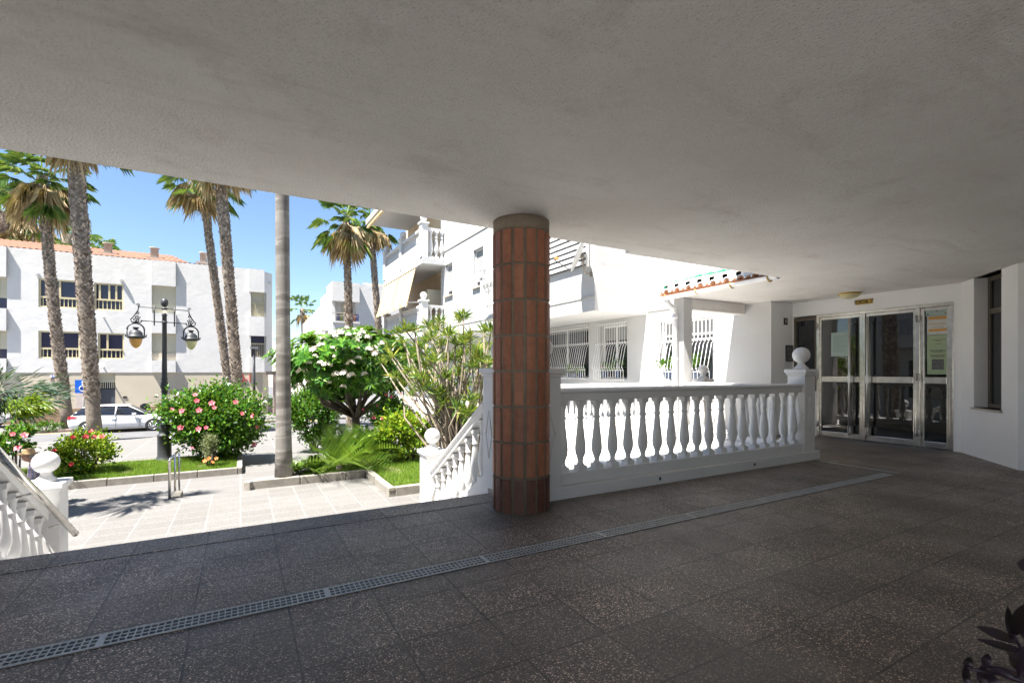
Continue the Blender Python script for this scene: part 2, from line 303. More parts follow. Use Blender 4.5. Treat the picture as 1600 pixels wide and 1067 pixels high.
# garden level sloping gently to the road
m = MB(); m.add([(-14, 12.38, LZ), (8, 12.38, LZ), (8, 28.6, RZ + .13), (-40, 28.6, RZ + .13), (-40, 12.38, LZ - .1)], [(0, 1, 2, 3, 4)]); struct(m.build('path', M['path']))
m = MB(); m.box(-60, 40, 28.6, 28.9, -2.1, RZ + .14); struct(m.build('kerb', M['kerb']))
m = MB(); m.add([(-120, 28.9, RZ), (60, 28.9, RZ), (60, 34.8, RZ), (-120, 34.8, RZ)], [(0, 1, 2, 3)]); m.add([(2.6, 34.8, RZ), (5.2, 34.8, RZ), (5.2, 120, RZ), (2.6, 120, RZ)], [(0, 1, 2, 3)]); struct(m.build('road', M['asphalt']))
m = MB(); m.box(-120, 2.6, 34.8, 40.4, -2.1, RZ + .12); m.box(5.2, 60, 34.8, 40.4, -2.1, RZ + .12); m.box(1, 2.6, 40.4, 110, -2.1, RZ + .12); m.box(5.2, 6.4, 40.4, 110, -2.1, RZ + .12)
struct(m.build('pavement', M['path']))
m = MB(); m.box(-120, 2.55, 34.76, 35.1, -2.09, RZ + .126); m.box(1.0, 2.58, 40, 90, -1.9, RZ + .124); struct(m.build('red_pavement_edge', M['redpave']))
m = MB()
for i in range(6): m.box(-17.6 + 0 * i, -12.4, 29.4 + i * .9, 29.9 + i * .9, RZ - .05, RZ + .005)
struct(m.build('zebra_crossing', M['marking']))
m = MB(); m.box(-12, -3, 34.3, 34.42, RZ - .05, RZ + .005); m.box(2.6, 5.4, 34.5, 34.9, RZ - .05, RZ + .006); struct(m.build('yellow_road_line', M['yellowmark']))
# terrace and stairs
m = MB(); m.box(-9, 2.42, -4.2, 4.62, -1.4, 0); m.box(2.42, 12, -4.2, 4.3, -1.4, 0); m.box(7.16, 12, 4.3, 6.2, -1.4, 0); struct(m.build('terrace_floor', M['agg']))
m = MB()
for i in range(7): m.box(-1.62, 2.42, 4.62 + .3 * i, 4.62 + .3 * (i + 1), -1.3, -.154 * (i + 1))
struct(m.build('steps', mat('pale_bounce_steps', (.5, .49, .47), .7, .1, 5)))  # unseen treads given a pale colour to bounce light onto the ceiling
m = MB(); m.box(-1.66, 2.42, 4.30, 4.618, .0, .004); struct(m.build('step_nosing', M['agg']))
m = MB(); m.box(4.6, 9.3, 4.3, 9.55, -1.4, -.012); m.box(7.4, 9.36, 9.55, 26, -1.4, -.012); struct(m.build('patio', M['patio']))
# ================================================================ portico shell
m = MB(); m.prism([(-10, -4.2), (12.5, -4.2), (12.5, 6.75), (7.2, 6.75), (7.2, 4.43), (4.05, 4.43), (4.05, 4.31), (-10, 4.31)], 2.72, 3.0); m.box(7.7, 9.30, 6.5, 6.742, 2.50, 2.719)
struct(m.build('ceiling', M['ceiling'], bevel=.015))
m = MB(); m.box(-10, 12.5, -4.2, 4.28, 3.0, 8.6); t = thing('apartment_block', 'white apartment block standing over the covered terrace', 'building'); m.build('wall', M['white'], t)
m = MB(); m.box(-40, 30, -40, -4.21, -1.4, -.004); struct(m.build('added_bounce_court', mat('bounce_court_grey', (.52, .50, .47), .8)))  # unseen court added behind the camera to bounce sunlight under the ceiling
t = thing('neighbouring_building', 'white neighbouring building with a balustraded balcony left of the terrace, seen mirrored in the doors', 'building', (-13, 4, GZ))
m = MB(); m.box(-20, -13, -5, 16, -1.3, 8); m.build('wall', M['white'], t); m = MB(); m.box(-13, -11.6, -2, 14, 2.6, 3.3); bc_ = m.build('balcony', M['white'], t); m = MB(); m.box(-11.75, -11.6, -2, 14, 4.15, 4.3); m.build('rail', M['white'], bc_)
for i in range(50): m = MB(); m.lathe([(.06, 0), (.09, .25), (.04, .6), (.06, .85)], (-11.68, -1.8 + i * .32, 3.3), 8); m.build('baluster', M['white'], bc_)
for i in range(4): m = MB(); m.box(-13.02, -12.98, -1 + i * 4, 1 + i * 4, -.2, 1.9); m.build('window', M['glassd'], t)
m = MB(); m.box(2.5, 9.2, -4.6, -4.2, 0, 2.72); struct(m.build('wall', M['white']))  # unseen partial back wall, added to hold back light from behind
# entrance wall
FD = (V((10.1, 0, 0)), V((0, 1, 0)), V((-1, 0, 0)))
Yd = lambda px: 10.1 / kx(px)
t = thing('entrance_wall', 'white plastered wall round the glass entrance doors and narrow window', 'wall', (10.1, 3.2, 0))
DY0, DY1 = Yd(1489), 5.95
m = MB(); m.wall(FD, 3.25, 5.97, 0, 2.72, [(DY0, DY1, 0, 2.43)], .10)
A, B = V((10.1, 3.25, 0)), V((8.94, 2.30, 0)); Ud = (B - A).normalized(); Nd = V((Ud.y, -Ud.x, 0)); FG = (A, Ud, Nd); LG = (B - A).length
WU0, WU1 = .26 * LG, .75 * LG
m.wall(FG, 0, LG, 0, 2.72, [(WU0, WU1, .75, 2.72)], .2)
m.fquad(FG, [(LG, 0, 0), (LG, -8, 0), (LG, -8, 2.72), (LG, 0, 2.72)]) if False else None
m.add([(8.94, 2.3, 0), (8.90, -4.2, 0), (8.90, -4.2, 2.72), (8.94, 2.3, 2.72)], [(0, 1, 2, 3)])
m.add([(9.36, 5.97, 0), (10.1, 5.97, 0), (10.1, 5.97, 2.72), (9.36, 5.97, 2.72)], [(0, 1, 2, 3)])
m.build('wall_surface', M['wall_in'], t)
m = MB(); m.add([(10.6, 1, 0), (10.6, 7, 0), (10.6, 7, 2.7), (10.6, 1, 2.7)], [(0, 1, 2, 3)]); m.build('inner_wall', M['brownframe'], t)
m = MB(); m.fbox(FG, WU0 - .03, WU1 + .03, -.2, .03, .72, .75); m.build('window_sill', M['marble'], t, bevel=.004)
wd = thing('narrow_window', 'narrow brown framed window deep in the white entrance wall', 'window', tuple(A + Ud * WU0 + V((0, 0, .75))))
m = MB()
for a, b, c, d in ((WU0, WU0 + .06, .75, 2.72), (WU1 - .06, WU1, .75, 2.72), (WU0 + .06, WU1 - .06, .75, .81), (WU0 + .06, WU1 - .06, 2.66, 2.72), (WU0 + .06, WU1 - .06, 2.16, 2.24)): m.fbox(FG, a, b, -.215, -.165, c, d)
m.build('frame', M['brownframe'], wd, bevel=.004)
m = MB(); m.fbox(FG, WU0 + .06, WU1 - .06, -.20, -.19, .81, 2.66); m.build('pane', M['glassd'], wd)
# doors
ent = thing('entrance_door', 'stainless steel framed double glass doors with sidelight in the white entrance wall', 'door', (10.1, 4.4, 0))
zt = 2.43; fr = MB(); n0, n1 = -.075, -.02
def dframe(mb, a, b, z0, z1, w_=.055, n0=n0, n1=n1, bot=.11, mid=True):
    a, b = min(a, b), max(a, b)
    mb.fbox(FD, a, a + w_, n0, n1, z0, z1); mb.fbox(FD, b - w_, b, n0, n1, z0, z1); mb.fbox(FD, a + w_, b - w_, n0, n1, z1 - w_, z1); mb.fbox(FD, a + w_, b - w_, n0, n1, z0, z0 + bot)
    if mid: mb.fbox(FD, a + w_, b - w_, n0, n1, 1.09, 1.20)
yo0, yo1 = Yd(1490), Yd(1276)
fr.fbox(FD, yo0, yo1, -.09, .01, zt - .055, zt); fr.fbox(FD, yo0, yo0 + .05, -.09, .012, 0, zt - .055); fr.fbox(FD, yo1 - .05, yo1, -.09, .012, 0, zt - .055); fr.fbox(FD, Yd(1434) - .03, Yd(1434) + .03, -.09, .008, 0, zt - .055); fr.fbox(FD, Yd(1349.5) - .02, Yd(1349.5) + .02, -.09, -.001, .01, zt - .055)
fr.build('frame', M['steel'], ent, bevel=.006)
def leaf(a, b, hp, nm='door_leaf'):
    m = MB(); dframe(m, a, b, .01, zt - .058); L = m.build(nm, M['steel'], ent, bevel=.006)
    g = MB(); a, b = min(a, b), max(a, b); g.fbox(FD, a + .05, b - .05, -.055, -.045, .10, zt - .1); g.build('glass_pane', M['doorglass'], L)
    if hp is not None:
        h = MB(); y = hp
        h.tube([(10.1 - .09, y, .10), (10.1 - .09, y, 2.30)], .023, 10)
        for z in (.2, 1.15, 2.2): h.tube([(10.1 - .09, y, z), (10.1 + .03, y, z)], .014, 8)
        for z in (.2, 1.15): h.box(10.1 - .11, 10.1 - .0, y - .025, y + .025, z - .07, z + .07)
        h.build('handle', M['handle'], L)
    hg = MB()
    for z in (.25, 1.2, 2.2): hg.tube([(10.075, a if hp is not None and hp > (a + b) / 2 else b, z - .06), (10.075, a if hp is not None and hp > (a + b) / 2 else b, z + .06)], .011, 8)
    hg.build('hinge', M['handle'], L)
    return L
leaf(Yd(1278), Yd(1347), Yd(1331)); leaf(Yd(1352), Yd(1432), Yd(1359)); leaf(Yd(1437), Yd(1485), None, 'sidelight')
sp = thing('side_window', 'tall dark glass panel left of the entrance doors', 'window', (10.1, 5.9, 0))
m = MB(); a, b = yo1 + .004, 5.95
for q in ((a, a + .04, .9, 2.40), (b - .05, b, .9, 2.40), (a + .04, b - .05, 2.34, 2.40), (a + .04, b - .05, .9, .95)): m.fbox(FD, q[0], q[1], -.08, -.01, q[2], q[3])
m.build('frame', M['brownframe'], sp); m = MB(); m.fbox(FD, a + .04, b - .05, -.06, -.05, .95, 2.34); m.build('pane', M['glassd'], sp); m = MB(); m.fbox(FD, a, b, -.08, -.0, 0, .9); m.build('panel', M['white2'], sp)
def onD(px, py): return onX(px, py, 10.1)
def sheet(name, mt, label, p0, p1, F=FD, n=-.04, par=None, cat='notice'):
    m = MB(); a, b = sorted((p0.y, p1.y)); c, d = sorted((p0.z, p1.z)); m.fbox(F, a, b, n, n + .003, c, d)
    o = m.build(name, mt, None, org=(10.1 - n, (a + b) / 2, (c + d) / 2)); tag(o, label, cat); return o, (a, b, c, d)
def lines(par, rect, rows, mt=M['inkt'], n=-.036, h=.006):
    a, b, c, d = rect; W = b - a
    for z, u0, u1 in rows:
        m = MB(); y = b - u0 * W; e = b - u1 * W
        while y > e + .004:
            l = min(random.uniform(.012, .04), y - e); m.fbox(FD, y - l, y, n, n + .001, c + z * (d - c), c + z * (d - c) + h); y -= l + .006
        m.build('text_line', mt, par)
o, r = sheet('notice', M['paper'], 'pale printed sheet taped inside the left glass door', onD(1297, 520), onD(1323, 556)); lines(o, r, [(.86 - i * .05, .12, .88 - .3 * (i % 4 == 3)) for i in range(14)], h=.003)
o, r = sheet('plaque', M['paper'], 'small screwed plaque at top of the glass sidelight', onD(1445, 480), onD(1480, 492)); lines(o, r, [(.7, .25, .8), (.45, .2, .85)], h=.003)
m = MB(); a, b, c, d = r
for y in (a + .03, b - .03, (a + b) / 2):
    for z in ((c + .03, d - .03) if y != (a + b) / 2 else ((c + d) / 2,)): m = MB(); m.fbox(FD, y - .012, y + .012, -.037, -.03, z - .012, z + .012); m.build('screw_cap', M['concrete'], o)
o, r = sheet('certificate', M['paperw'], 'white certificate with orange bands in the sidelight', onD(1447, 494), onD(1481, 522)); a, b, c, d = r; W, H = b - a, d - c
m = MB(); m.fbox(FD, a + .02, b - .02, -.036, -.035, c + .80 * H, c + .95 * H); m.build('band', M['orangep'], o); m = MB(); m.fbox(FD, a + .02, b - .02, -.036, -.035, c + .18 * H, c + .32 * H); m.build('band', M['orangep'], o)
lines(o, r, [(.55, .1, .9)], M['orangep'], h=.014); lines(o, r, [(.4, .2, .8), (.1, .4, .6)], h=.005)
o, r = sheet('poster', M['papergreen'], 'long pale green notice with dark picture in the sidelight', onD(1447, 523), onD(1481, 585)); a, b, c, d = r; W, H = b - a, d - c
lines(o, r, [(.86, .25, .85), (.83, .4, .65), (.76, .4, .7), (.6, .15, .85), (.575, .15, .85), (.55, .25, .75), (.48, .15, .85), (.455, .15, .85), (.43, .2, .8)], h=.007)
m = MB(); m.fbox(FD, a + .22 * W, b - .22 * W, -.036, -.035, c + .12 * H, c + .38 * H); m.build('picture', M['greyph'], o)
def text(body, size, mt, name, parent, loc, rot, ext=.004, align='CENTER', sx=1):
    cu = bpy.data.curves.new(name, 'FONT'); cu.body = body; cu.size = size; cu.extrude = ext; cu.align_x = align; cu.align_y = 'CENTER'
    o = bpy.data.objects.new(name, cu); S.collection.objects.link(o); dg = bpy.context.evaluated_depsgraph_get(); me = bpy.data.meshes.new_from_object(o.evaluated_get(dg))
    bpy.data.objects.remove(o); me.materials.clear(); me.materials.append(mt)
    o = bpy.data.objects.new(name, me); S.collection.objects.link(o); o.parent = parent; o.location = V(loc) - (wloc(parent) if parent else V()); o.rotation_euler = rot; o.scale = (sx, 1, 1); return o
p0, p1 = onD(1337, 476), onD(1364, 467)
m = MB(); m.fbox(FD, p1.y, p0.y, .002, .012, p0.z - .01, p1.z + .01); o = tag(m.build('door_sign', M['brass'], org=(10.09, p0.y, p0.z)), 'small brass sign reading PORTAL 1 above the doors', 'sign')
text('PORTAL 1º', .105, M['inkt'], 'lettering', o, (10.086, (p0.y + p1.y) / 2, (p0.z + p1.z) / 2), (R(90), 0, R(-90)), sx=.62)
m = MB(); m.box(9.78, 9.90, 5.955, 5.966, 2.26, 2.40); o = tag(m.build('number_plate', M['black'], org=(9.84, 5.96, 2.33)), 'small black house number plate on the shaded wall beside the entrance', 'sign'); text('5', .1, M['signwhite'], 'number', o, (9.84, 5.953, 2.33), (R(90), 0, 0), .001)
ic = thing('intercom', 'metal intercom panel on the shaded wall left of the entrance', 'intercom', (9.98, 5.96, 1.7)); m = MB(); m.box(9.84, 10.06, 5.93, 5.968, 1.5, 1.84); m.build('panel', M['darksteel'], ic, bevel=.005)
m = MB(); [m.box(9.87 + .09 * i, 9.92 + .09 * i, 5.925, 5.932, 1.53 + .05 * j, 1.555 + .05 * j) for i in (0, 1) for j in range(6)]; m.build('buttons', M['steel'], ic)
cl = thing('ceiling_lamp', 'round shallow ceiling lamp above the entrance doors', 'lamp', (9.66, 4.67, 2.72)); m = MB(); m.lathe([(.17, 0), (.18, -.02), (.17, -.03)], (9.66, 4.67, 2.72), 28); m.build('base', M['brass'], cl); m = MB(); m.lathe([(.165, -.03), (.15, -.06), (.11, -.085), (.05, -.1), (.005, -.102)], (9.66, 4.67, 2.72), 28); m.build('glass', M['milky'], cl)

# ================================================================ brick column
col = thing('pillar', 'round pillar clad in upright terracotta tiles at the top of the steps', 'pillar', (2.34, 3.99, 0)); c = (2.34, 3.99)
m = MB(); m.lathe([(.262, 0), (.262, 2.72)], (*c, 0), 64); m.build('grout', M['grout'], col)
m = MB(); m.lathe([(.262, 2.60), (.268, 2.605), (.268, 2.718)], (*c, 0), 64); m.build('collar', M['grout'], col)
m = MB(); nT = 15; rowh = 2.60 / 8
for k in range(8):
    for i in range(nT):
        a0 = 2 * math.pi * (i + .14) / nT + .12; a1 = 2 * math.pi * (i + .86) / nT + .12; z0 = k * rowh + .014 + random.uniform(-.002, .002); z1 = (k + 1) * rowh - .012; P = []
        for r_ in (.255, .272 + random.uniform(-.001, .0015)):
            for z in (z0, z1):
                for q in range(5): a = a0 + (a1 - a0) * q / 4; P.append((c[0] + r_ * math.cos(a), c[1] + r_ * math.sin(a), z))
        F = [(10 + q, 11 + q, 16 + q, 15 + q) for q in range(4)] + [(q, q + 1, 11 + q, 10 + q) for q in range(4)] + [(5 + q, 15 + q, 16 + q, 6 + q) for q in range(4)] + [(0, 10, 15, 5), (4, 9, 19, 14)]
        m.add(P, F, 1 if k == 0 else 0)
m.build('tiles', [M['tile'], mat('darker_base_tile', (.13, .05, .034), .5, .45, 9, 60, .5, .004)], col)  # bottom row of tiles has a darker base colour
# ================================================================ balustrades
PROF = [(r_ * 1.1, z_) for r_, z_ in [(.048, .0), (.050, .055), (.042, .06), (.030, .075), (.026, .10), (.034, .135), (.050, .18), (.055, .23), (.051, .29), (.040, .40), (.030, .50), (.025, .545), (.035, .552), (.037, .565), (.027, .578), (.029, .64), (.040, .69), (.046, .70)]]
def baluster_mesh(h=.745, n=14):
    m = MB(); s = h / .745
    m.box(-.05, .05, -.05, .05, 0, .05 * s); m.lathe([(.047, .05), (.03, .078 * s)] + [(r_, z * s) for r_, z in PROF[4:]], (0, 0, 0), n); m.box(-.048, .048, -.048, .048, .70 * s, .745 * s)
    return m.mesh('baluster', M['bal'])
M['bal'] = white('white_balustrade_paint', (.62, .615, .61), (.42, .38, .32), .06)
BM = baluster_mesh(); BMs = baluster_mesh(.62, 10)
def newel(par, x, y, z0, h=1.334, w_=.14, ball=.118, cap=.035, diamond=True):
    m = MB(); m.box(x - w_, x + w_, y - w_, y + w_, z0, z0 + h - .09)
    m.box(x - w_ - .015, x + w_ + .015, y - w_ - .015, y + w_ + .015, z0 + h - .09, z0 + h - .055); m.box(x - w_ - cap, x + w_ + cap, y - w_ - cap, y + w_ + cap, z0 + h - .055, z0 + h)
    nw = m.build('newel_post', M['bal'], par, org=(x, y, z0), bevel=.008)
    b = MB(); b.lathe([(.10, 0), (.09, .03), (.055, .06), (.045, .09), (.055, .11)], (x, y, z0 + h), 20); b.sphere((x, y, z0 + h + .10 + ball * .93), ball, 24); b.build('ball_finial', M['bal'], nw, org=(x, y, z0 + h))
    if diamond:
        d = MB(); zc = z0 + h * .45
        for dx, dy in ((0, -1), (-1, 0)):
            px, py = x + dx * (w_ + .0), y + dy * (w_ + .0); t_ = V((abs(dy), abs(dx), 0)); o_ = V((dx, dy, 0)); q = [(0, .26), (.075, 0), (0, -.26), (-.075, 0)]
            for (a0, b0), (a1, b1) in zip(q, q[1:] + q[:1]):
                P0 = V((px, py, zc)) + t_ * a0 + V((0, 0, b0)); P1 = V((px, py, zc)) + t_ * a1 + V((0, 0, b1)); d.tube([P0 + o_ * .001, P1 + o_ * .001], .007, 6)
        d.build('moulding', M['bal'], nw)
    return nw
def rail_run(par, p0, p1, zp0, zp1, n, hb=.745, w_=.085, plinth=None, BMM=BM, railh=.13):
    """p0,p1 xy ends; zp plinth-top heights at each end; balusters stand on it; the rail follows the slope"""
    p0, p1 = V(p0 + (0,)), V(p1 + (0,)); U = (p1 - p0).normalized(); N = V((-U.y, U.x, 0))
    def sl(a, b, prof, name):
        m = MB(); rings = []
        for p, z in ((p0, zp0), (p1, zp1)): rings.append([tuple((p + N * q).xy) + (z + dz,) for q, dz in prof])
        m.loft(rings, 0, False); return m.build(name, M['bal'], par, bevel=.006)
    sl(0, 0, [(-w_ * .8, hb), (-w_ * .8, hb + railh * .62), (-w_ - .015, hb + railh * .7), (-w_ - .015, hb + railh * .92), (-w_ * .8, hb + railh), (w_ * .8, hb + railh), (w_ + .015, hb + railh * .92), (w_ + .015, hb + railh * .7), (w_ * .8, hb + railh * .62), (w_ * .8, hb)], 'rail')
    if plinth: sl(0, 0, [(-w_, plinth), (-w_, 0), (w_, 0), (w_, plinth)], 'plinth')
    for i in range(n):
        f = (i + .5) / n; p = p0.lerp(p1, f + random.uniform(-.0018, .0018)); z = zp0 + (zp1 - zp0) * f; b = inst('baluster', BMM, par, p + V((0, 0, z)) - wloc(par), math.atan2(U.y, U.x) + random.uniform(-.05, .05))
bA = thing('balustrade', 'long white balustrade from the tiled pillar to the glass entrance', 'balustrade', (2.7, 4.15, 0), group='white balustrades')
m = MB(); m.box(2.5, 7.5, 4.02, 4.32, 0, .125); m.build('curb', M['bal'], bA, bevel=.008)
m = MB(); [m.box(x, x + .025, 4.012, 4.03, .05, .085) for x in (onY(1030, 0, 4.02).x, onY(1178, 0, 4.02).x)]; m.build('drain_hole', M['black'], bA)
rail_run(bA, (2.84, 4.17), (7.17, 4.17), .245, .245, 19, plinth=-.12)
newel(bA, 2.69, 4.18, .12, 1.21, .145); newel(bA, 7.29, 4.18, .12, 1.21, .13)
bB = thing('balustrade', 'white balustrade closing the side of the entrance porch up to the canopy post', 'balustrade', (7.35, 4.4, 0), group='white balustrades')
m = MB(); m.box(7.22, 7.42, 4.34, 6.46, 0, .12); m.build('curb', M['bal'], bB)
rail_run(bB, (7.32, 4.34), (7.5, 6.46), .22, .22, 9, plinth=-.1)
bC = thing('balustrade', 'short white balustrade with ball newel behind the porch post', 'balustrade', (8.3, 6.65, 0), group='white balustrades')
newel(bC, 8.29, 6.75, 0, 1.14, .12, .10); rail_run(bC, (7.72, 6.75), (8.17, 6.75), .15, .15, 2, plinth=-.16)
bD = thing('balustrade', 'far white balustrade beyond the sunlit patio', 'balustrade', (5, 9.4, 0), group='white balustrades')
rail_run(bD, (4.75, 9.45), (9.3, 9.45), .12, .12, 26, plinth=-.13)
bE = thing('stair_balustrade', 'sloping white stair balustrade down from the tiled pillar beside the garden', 'balustrade', (2.56, 4.8, -1.23), group='sloping stair balustrades')
newel(bE, 2.56, 4.81, 0, 1.334, .155); newel(bE, 2.56, 7.05, GZ, 1.334, .15)
rail_run(bE, (2.56, 4.97), (2.56, 6.90), .17, -1.03, 9, plinth=-.35, railh=.12)
bF = thing('stair_balustrade', 'sloping white stair balustrade with steel handrail at the left edge', 'balustrade', (-1.82, 4.8, -1.23), group='sloping stair balustrades')
newel(bF, -1.84, 4.81, 0, 1.334, .155); newel(bF, -1.84, 7.05, GZ, 1.334, .15)
rail_run(bF, (-1.84, 4.97), (-1.84, 6.90), .17, -1.03, 9, plinth=-.35, railh=.12)
m = MB(); P = [(-1.60, 4.7, .93), (-1.60, 7.06, -.50)]; m.tube(P, .03, 12); m.sphere(P[1], .034, 12)
for f in (.15, .5, .85): q = V(P[0]).lerp(V(P[1]), f); m.tube([q, q + V((-.13, 0, -.03))], .01, 6)
m.build('handrail', M['steel'], bF)
# retaining walls below stair sides
m = MB(); m.box(2.42, 2.70, 4.3, 6.9, -1.4, -1.15); m.box(2.7, 4.6, 4.3, 4.42, -1.4, 0.0); m.box(4.5, 4.62, 4.42, 9.6, -1.4, .0); m.box(4.62, 9.3, 9.5, 9.62, -1.4, -.015); o = m.build('retaining_wall', M['white2']); tag(o, 'low white retaining wall between garden bed and patio', 'wall')
# ================================================================ drain channels
def channel(name, label, x0, x1, y0, y1, along='x', kind='x'):
    t = thing(name, label, 'drain', ((x0 + x1) / 2, (y0 + y1) / 2, 0), group='floor drains')
    m = MB(); m.box(x0, x1, y0, y1, -.02, .003); m.build('channel', M['black'], t)
    m = MB(); e = .011; z0, z1 = .003, .009
    if along == 'x':
        m.box(x0, x1, y0, y0 + e, z0, z1); m.box(x0, x1, y1 - e, y1, z0, z1); x = x0; k = 0
        for f in (.36, .64): m.box(x0, x1, y0 + (y1 - y0) * f - .004, y0 + (y1 - y0) * f + .004, z0, z1 - .001)
        while x < x1:
            wd_ = .006; k += 1
            if k % 34 == 0: wd_ = .03
            m.box(x, x + wd_, y0 + e, y1 - e, z0, z1 - .0005); x += wd_ + .0235
    m.build('grate', M['grate'], t) if along == 'x' else None
    return t
channel('drain_channel', 'long slotted steel floor drain crossing the dark terrace', -2.6, 7.12, 2.935, 3.065)
t = thing('drain_channel', 'short steel floor drain from the long drain to the balustrade corner', 'drain', (7.3, 3.5, 0), group='floor drains')
m = MB(); m.box(7.22, 7.36, 2.93, 3.98, -.02, .006); m.build('cover', mat('dull_drain_cover', (.20, .18, .15), .6, .2, 20), t); m = MB(); m.box(7.265, 7.28, 2.95, 3.96, .006, .010); m.box(7.30, 7.315, 2.95, 3.96, .006, .010); m.build('slot', M['grate'], t)
# ================================================================ porch post, gutter, eave
t = thing('porch_post', 'square white post carrying the tiled canopy corner', 'post', (7.55, 6.6, 0)); m = MB(); m.box(7.42, 7.66, 6.49, 6.741, 0, 2.72); m.build('shaft', M['white'], t, bevel=.01)
g = thing('rain_gutter', 'white half round gutter with downpipe under the tiled eave', 'gutter', (7.1, 6.7, 2.7)); m = MB(); rr = .065
q = [(math.cos(a) * rr, math.sin(a) * rr) for a in [math.pi + math.pi * i / 8 for i in range(9)]]; q += [(x * .88, z * .88) for x, z in reversed(q)]
m.loft([[(7.10 + x, 4.42, 2.76 + z) for x, z in q], [(7.10 + x, 6.98, 2.72 + z) for x, z in q]], 0, False); m.build('trough', M['white2'], g)
m = MB(); [m.tube([(7.03 + .07 * (1 - math.cos(a)), y, 2.755 - .0 - .08 * math.sin(a)) for a in [math.pi * i / 6 for i in range(7)]], .012, 6) for y in (4.55, 5.2, 5.9, 6.6)]; m.build('bracket', M['brass'], g)
m = MB(); m.tube([(7.12, 6.66, 2.68), (7.2, 6.64, 2.58), (7.3, 6.62, 2.5), (7.33, 6.62, 2.4), (7.33, 6.62, .05)], .05, 12); m.tube([(7.33, 6.62, 1.55), (7.33, 6.62, 1.5)], .057, 12); m.tube([(7.33, 6.62, 2.38), (7.33, 6.62, 2.3)], .057, 12); m.build('downpipe', M['white2'], g)
ev = thing('tiled_eave', 'row of green glazed roof tiles with white mortared ends above the gutter', 'roof tiles', (7.3, 5.6, 2.8))
m = MB(); m.box(7.14, 7.9, 4.40, 6.84, 2.765, 2.80); y = 4.5
while y < 6.85:
    def half(mb, Xs, r_, dz=0):
        mb.loft([[(X, y + math.cos(a) * r_, Z + dz + math.sin(a) * r_ * .95) for a in [math.pi * i / 10 for i in range(11)]] + [(X, y + math.cos(a) * (r_ - .018), Z + dz + math.sin(a) * (r_ - .018) * .95) for a in [math.pi * i / 10 for i in range(10, -1, -1)]] for X, Z in Xs], 0, False)
    gq = MB(); half(gq, ((7.22, 2.86), (7.55, 2.99), (8.0, 3.16)), .092); gq.box(7.2, 7.24, y + .08, y + .182, 2.88, 2.955); gq.box(7.5, 7.54, y + .07, y + .192, 3.0, 3.09); gq.build('roof_tile', M['greentile'], ev)
    wm = MB(); half(wm, ((7.06, 2.79), (7.22, 2.83)), .085); wm.build('mortar_end', M['white2'], ev)
    m.lathe([(.045, 0), (.05, .03)], (7.12, y + .131, 2.80), 10); half(m, ((7.07, 2.785), (7.16, 2.80)), .062); y += .262
m.build('terracotta_course', M['rooftile'], ev)
# ================================================================ white apartment building on the right
RX, WX = 7.62, 9.36
FR = (V((RX, 0, 0)), V((0, 1, 0)), V((-1, 0, 0))); FW = (V((WX, 0, 0)), V((0, 1, 0)), V((-1, 0, 0)))
bld = thing('apartment_building', 'white rendered apartment building with balconies beside the patio', 'building', (RX, 9.4, 0))
def hx(px0, px1, py0, py1, X): # opening from photo pixels on plane X; py at mid
    pm = (px0 + px1) / 2; a, b = sorted((X / kx(px0), X / kx(px1))); c, d = sorted((onX(pm, py0, X).z, onX(pm, py1, X).z)); return (a, b, c, d)
w1 = hx(695.6, 707, 412, 462, RX); w2 = hx(739.6, 755, 388, 448, RX); w1 = (w1[0], w1[1], w1[2], w1[3]); YB0, YB1 = 9.4, 19.9
g1 = hx(848, 920, 514, 590, WX); g2 = hx(938, 980, 508, 592, WX); g3 = (7.35, 8.95, 1.05, 2.55)
m = MB(); m.wall(FR, YB0, YB1, 2.8, 9, [w1, w2], .18)
m.add([(RX, YB0, 2.8), (WX, YB0, 2.8), (WX, YB0, 9), (RX, YB0, 9)], [(0, 1, 2, 3)])
m.add([(RX, YB0, 2.8), (RX, 26, 2.8), (WX, 26, 2.8), (WX, YB0, 2.8)], [(0, 1, 2, 3)])
m.add([(RX, YB1, 2.8), (WX, YB1, 2.8), (WX, YB1, 9), (RX, YB1, 9)], [(0, 1, 2, 3)])
m.build('upper_wall', M['white'], bld)
m = MB(); m.wall(FW, 5.97, 26, -1.3, 9, [g1, g2, g3], .2); m.add([(WX, 26, -1.3), (18, 26, -1.3), (18, 26, 9), (WX, 26, 9)], [(0, 1, 2, 3)]); m.box(9.5, 18, 6.1, 25.9, 9, 9.2); m.add([(12.4, 6, 3), (18, 6, 3), (18, 6, 9), (12.4, 6, 9)], [(0, 1, 2, 3)]); m.add([(18, 6, -1.3), (18, 26, -1.3), (18, 26, 9), (18, 6, 9)], [(0, 1, 2, 3)])
m.add([(WX, 5.97, 3), (18, 5.97, 3), (18, 5.97, 9), (WX, 5.97, 9)], [(0, 1, 2, 3)])
m.build('wall', M['white'], bld)
m = MB(); m.box(RX - .02, RX + .01, YB0 + .0, YB1, 3.14, 3.18); m.box(RX - .03, RX + .01, YB0, YB1, 6.40, 6.46); m.box(WX - .02, WX + .01, 6.0, YB0 - .02, 2.86, 2.90); m.build('string_course', mat('grey_string_course', (.42, .40, .36), .8), bld)
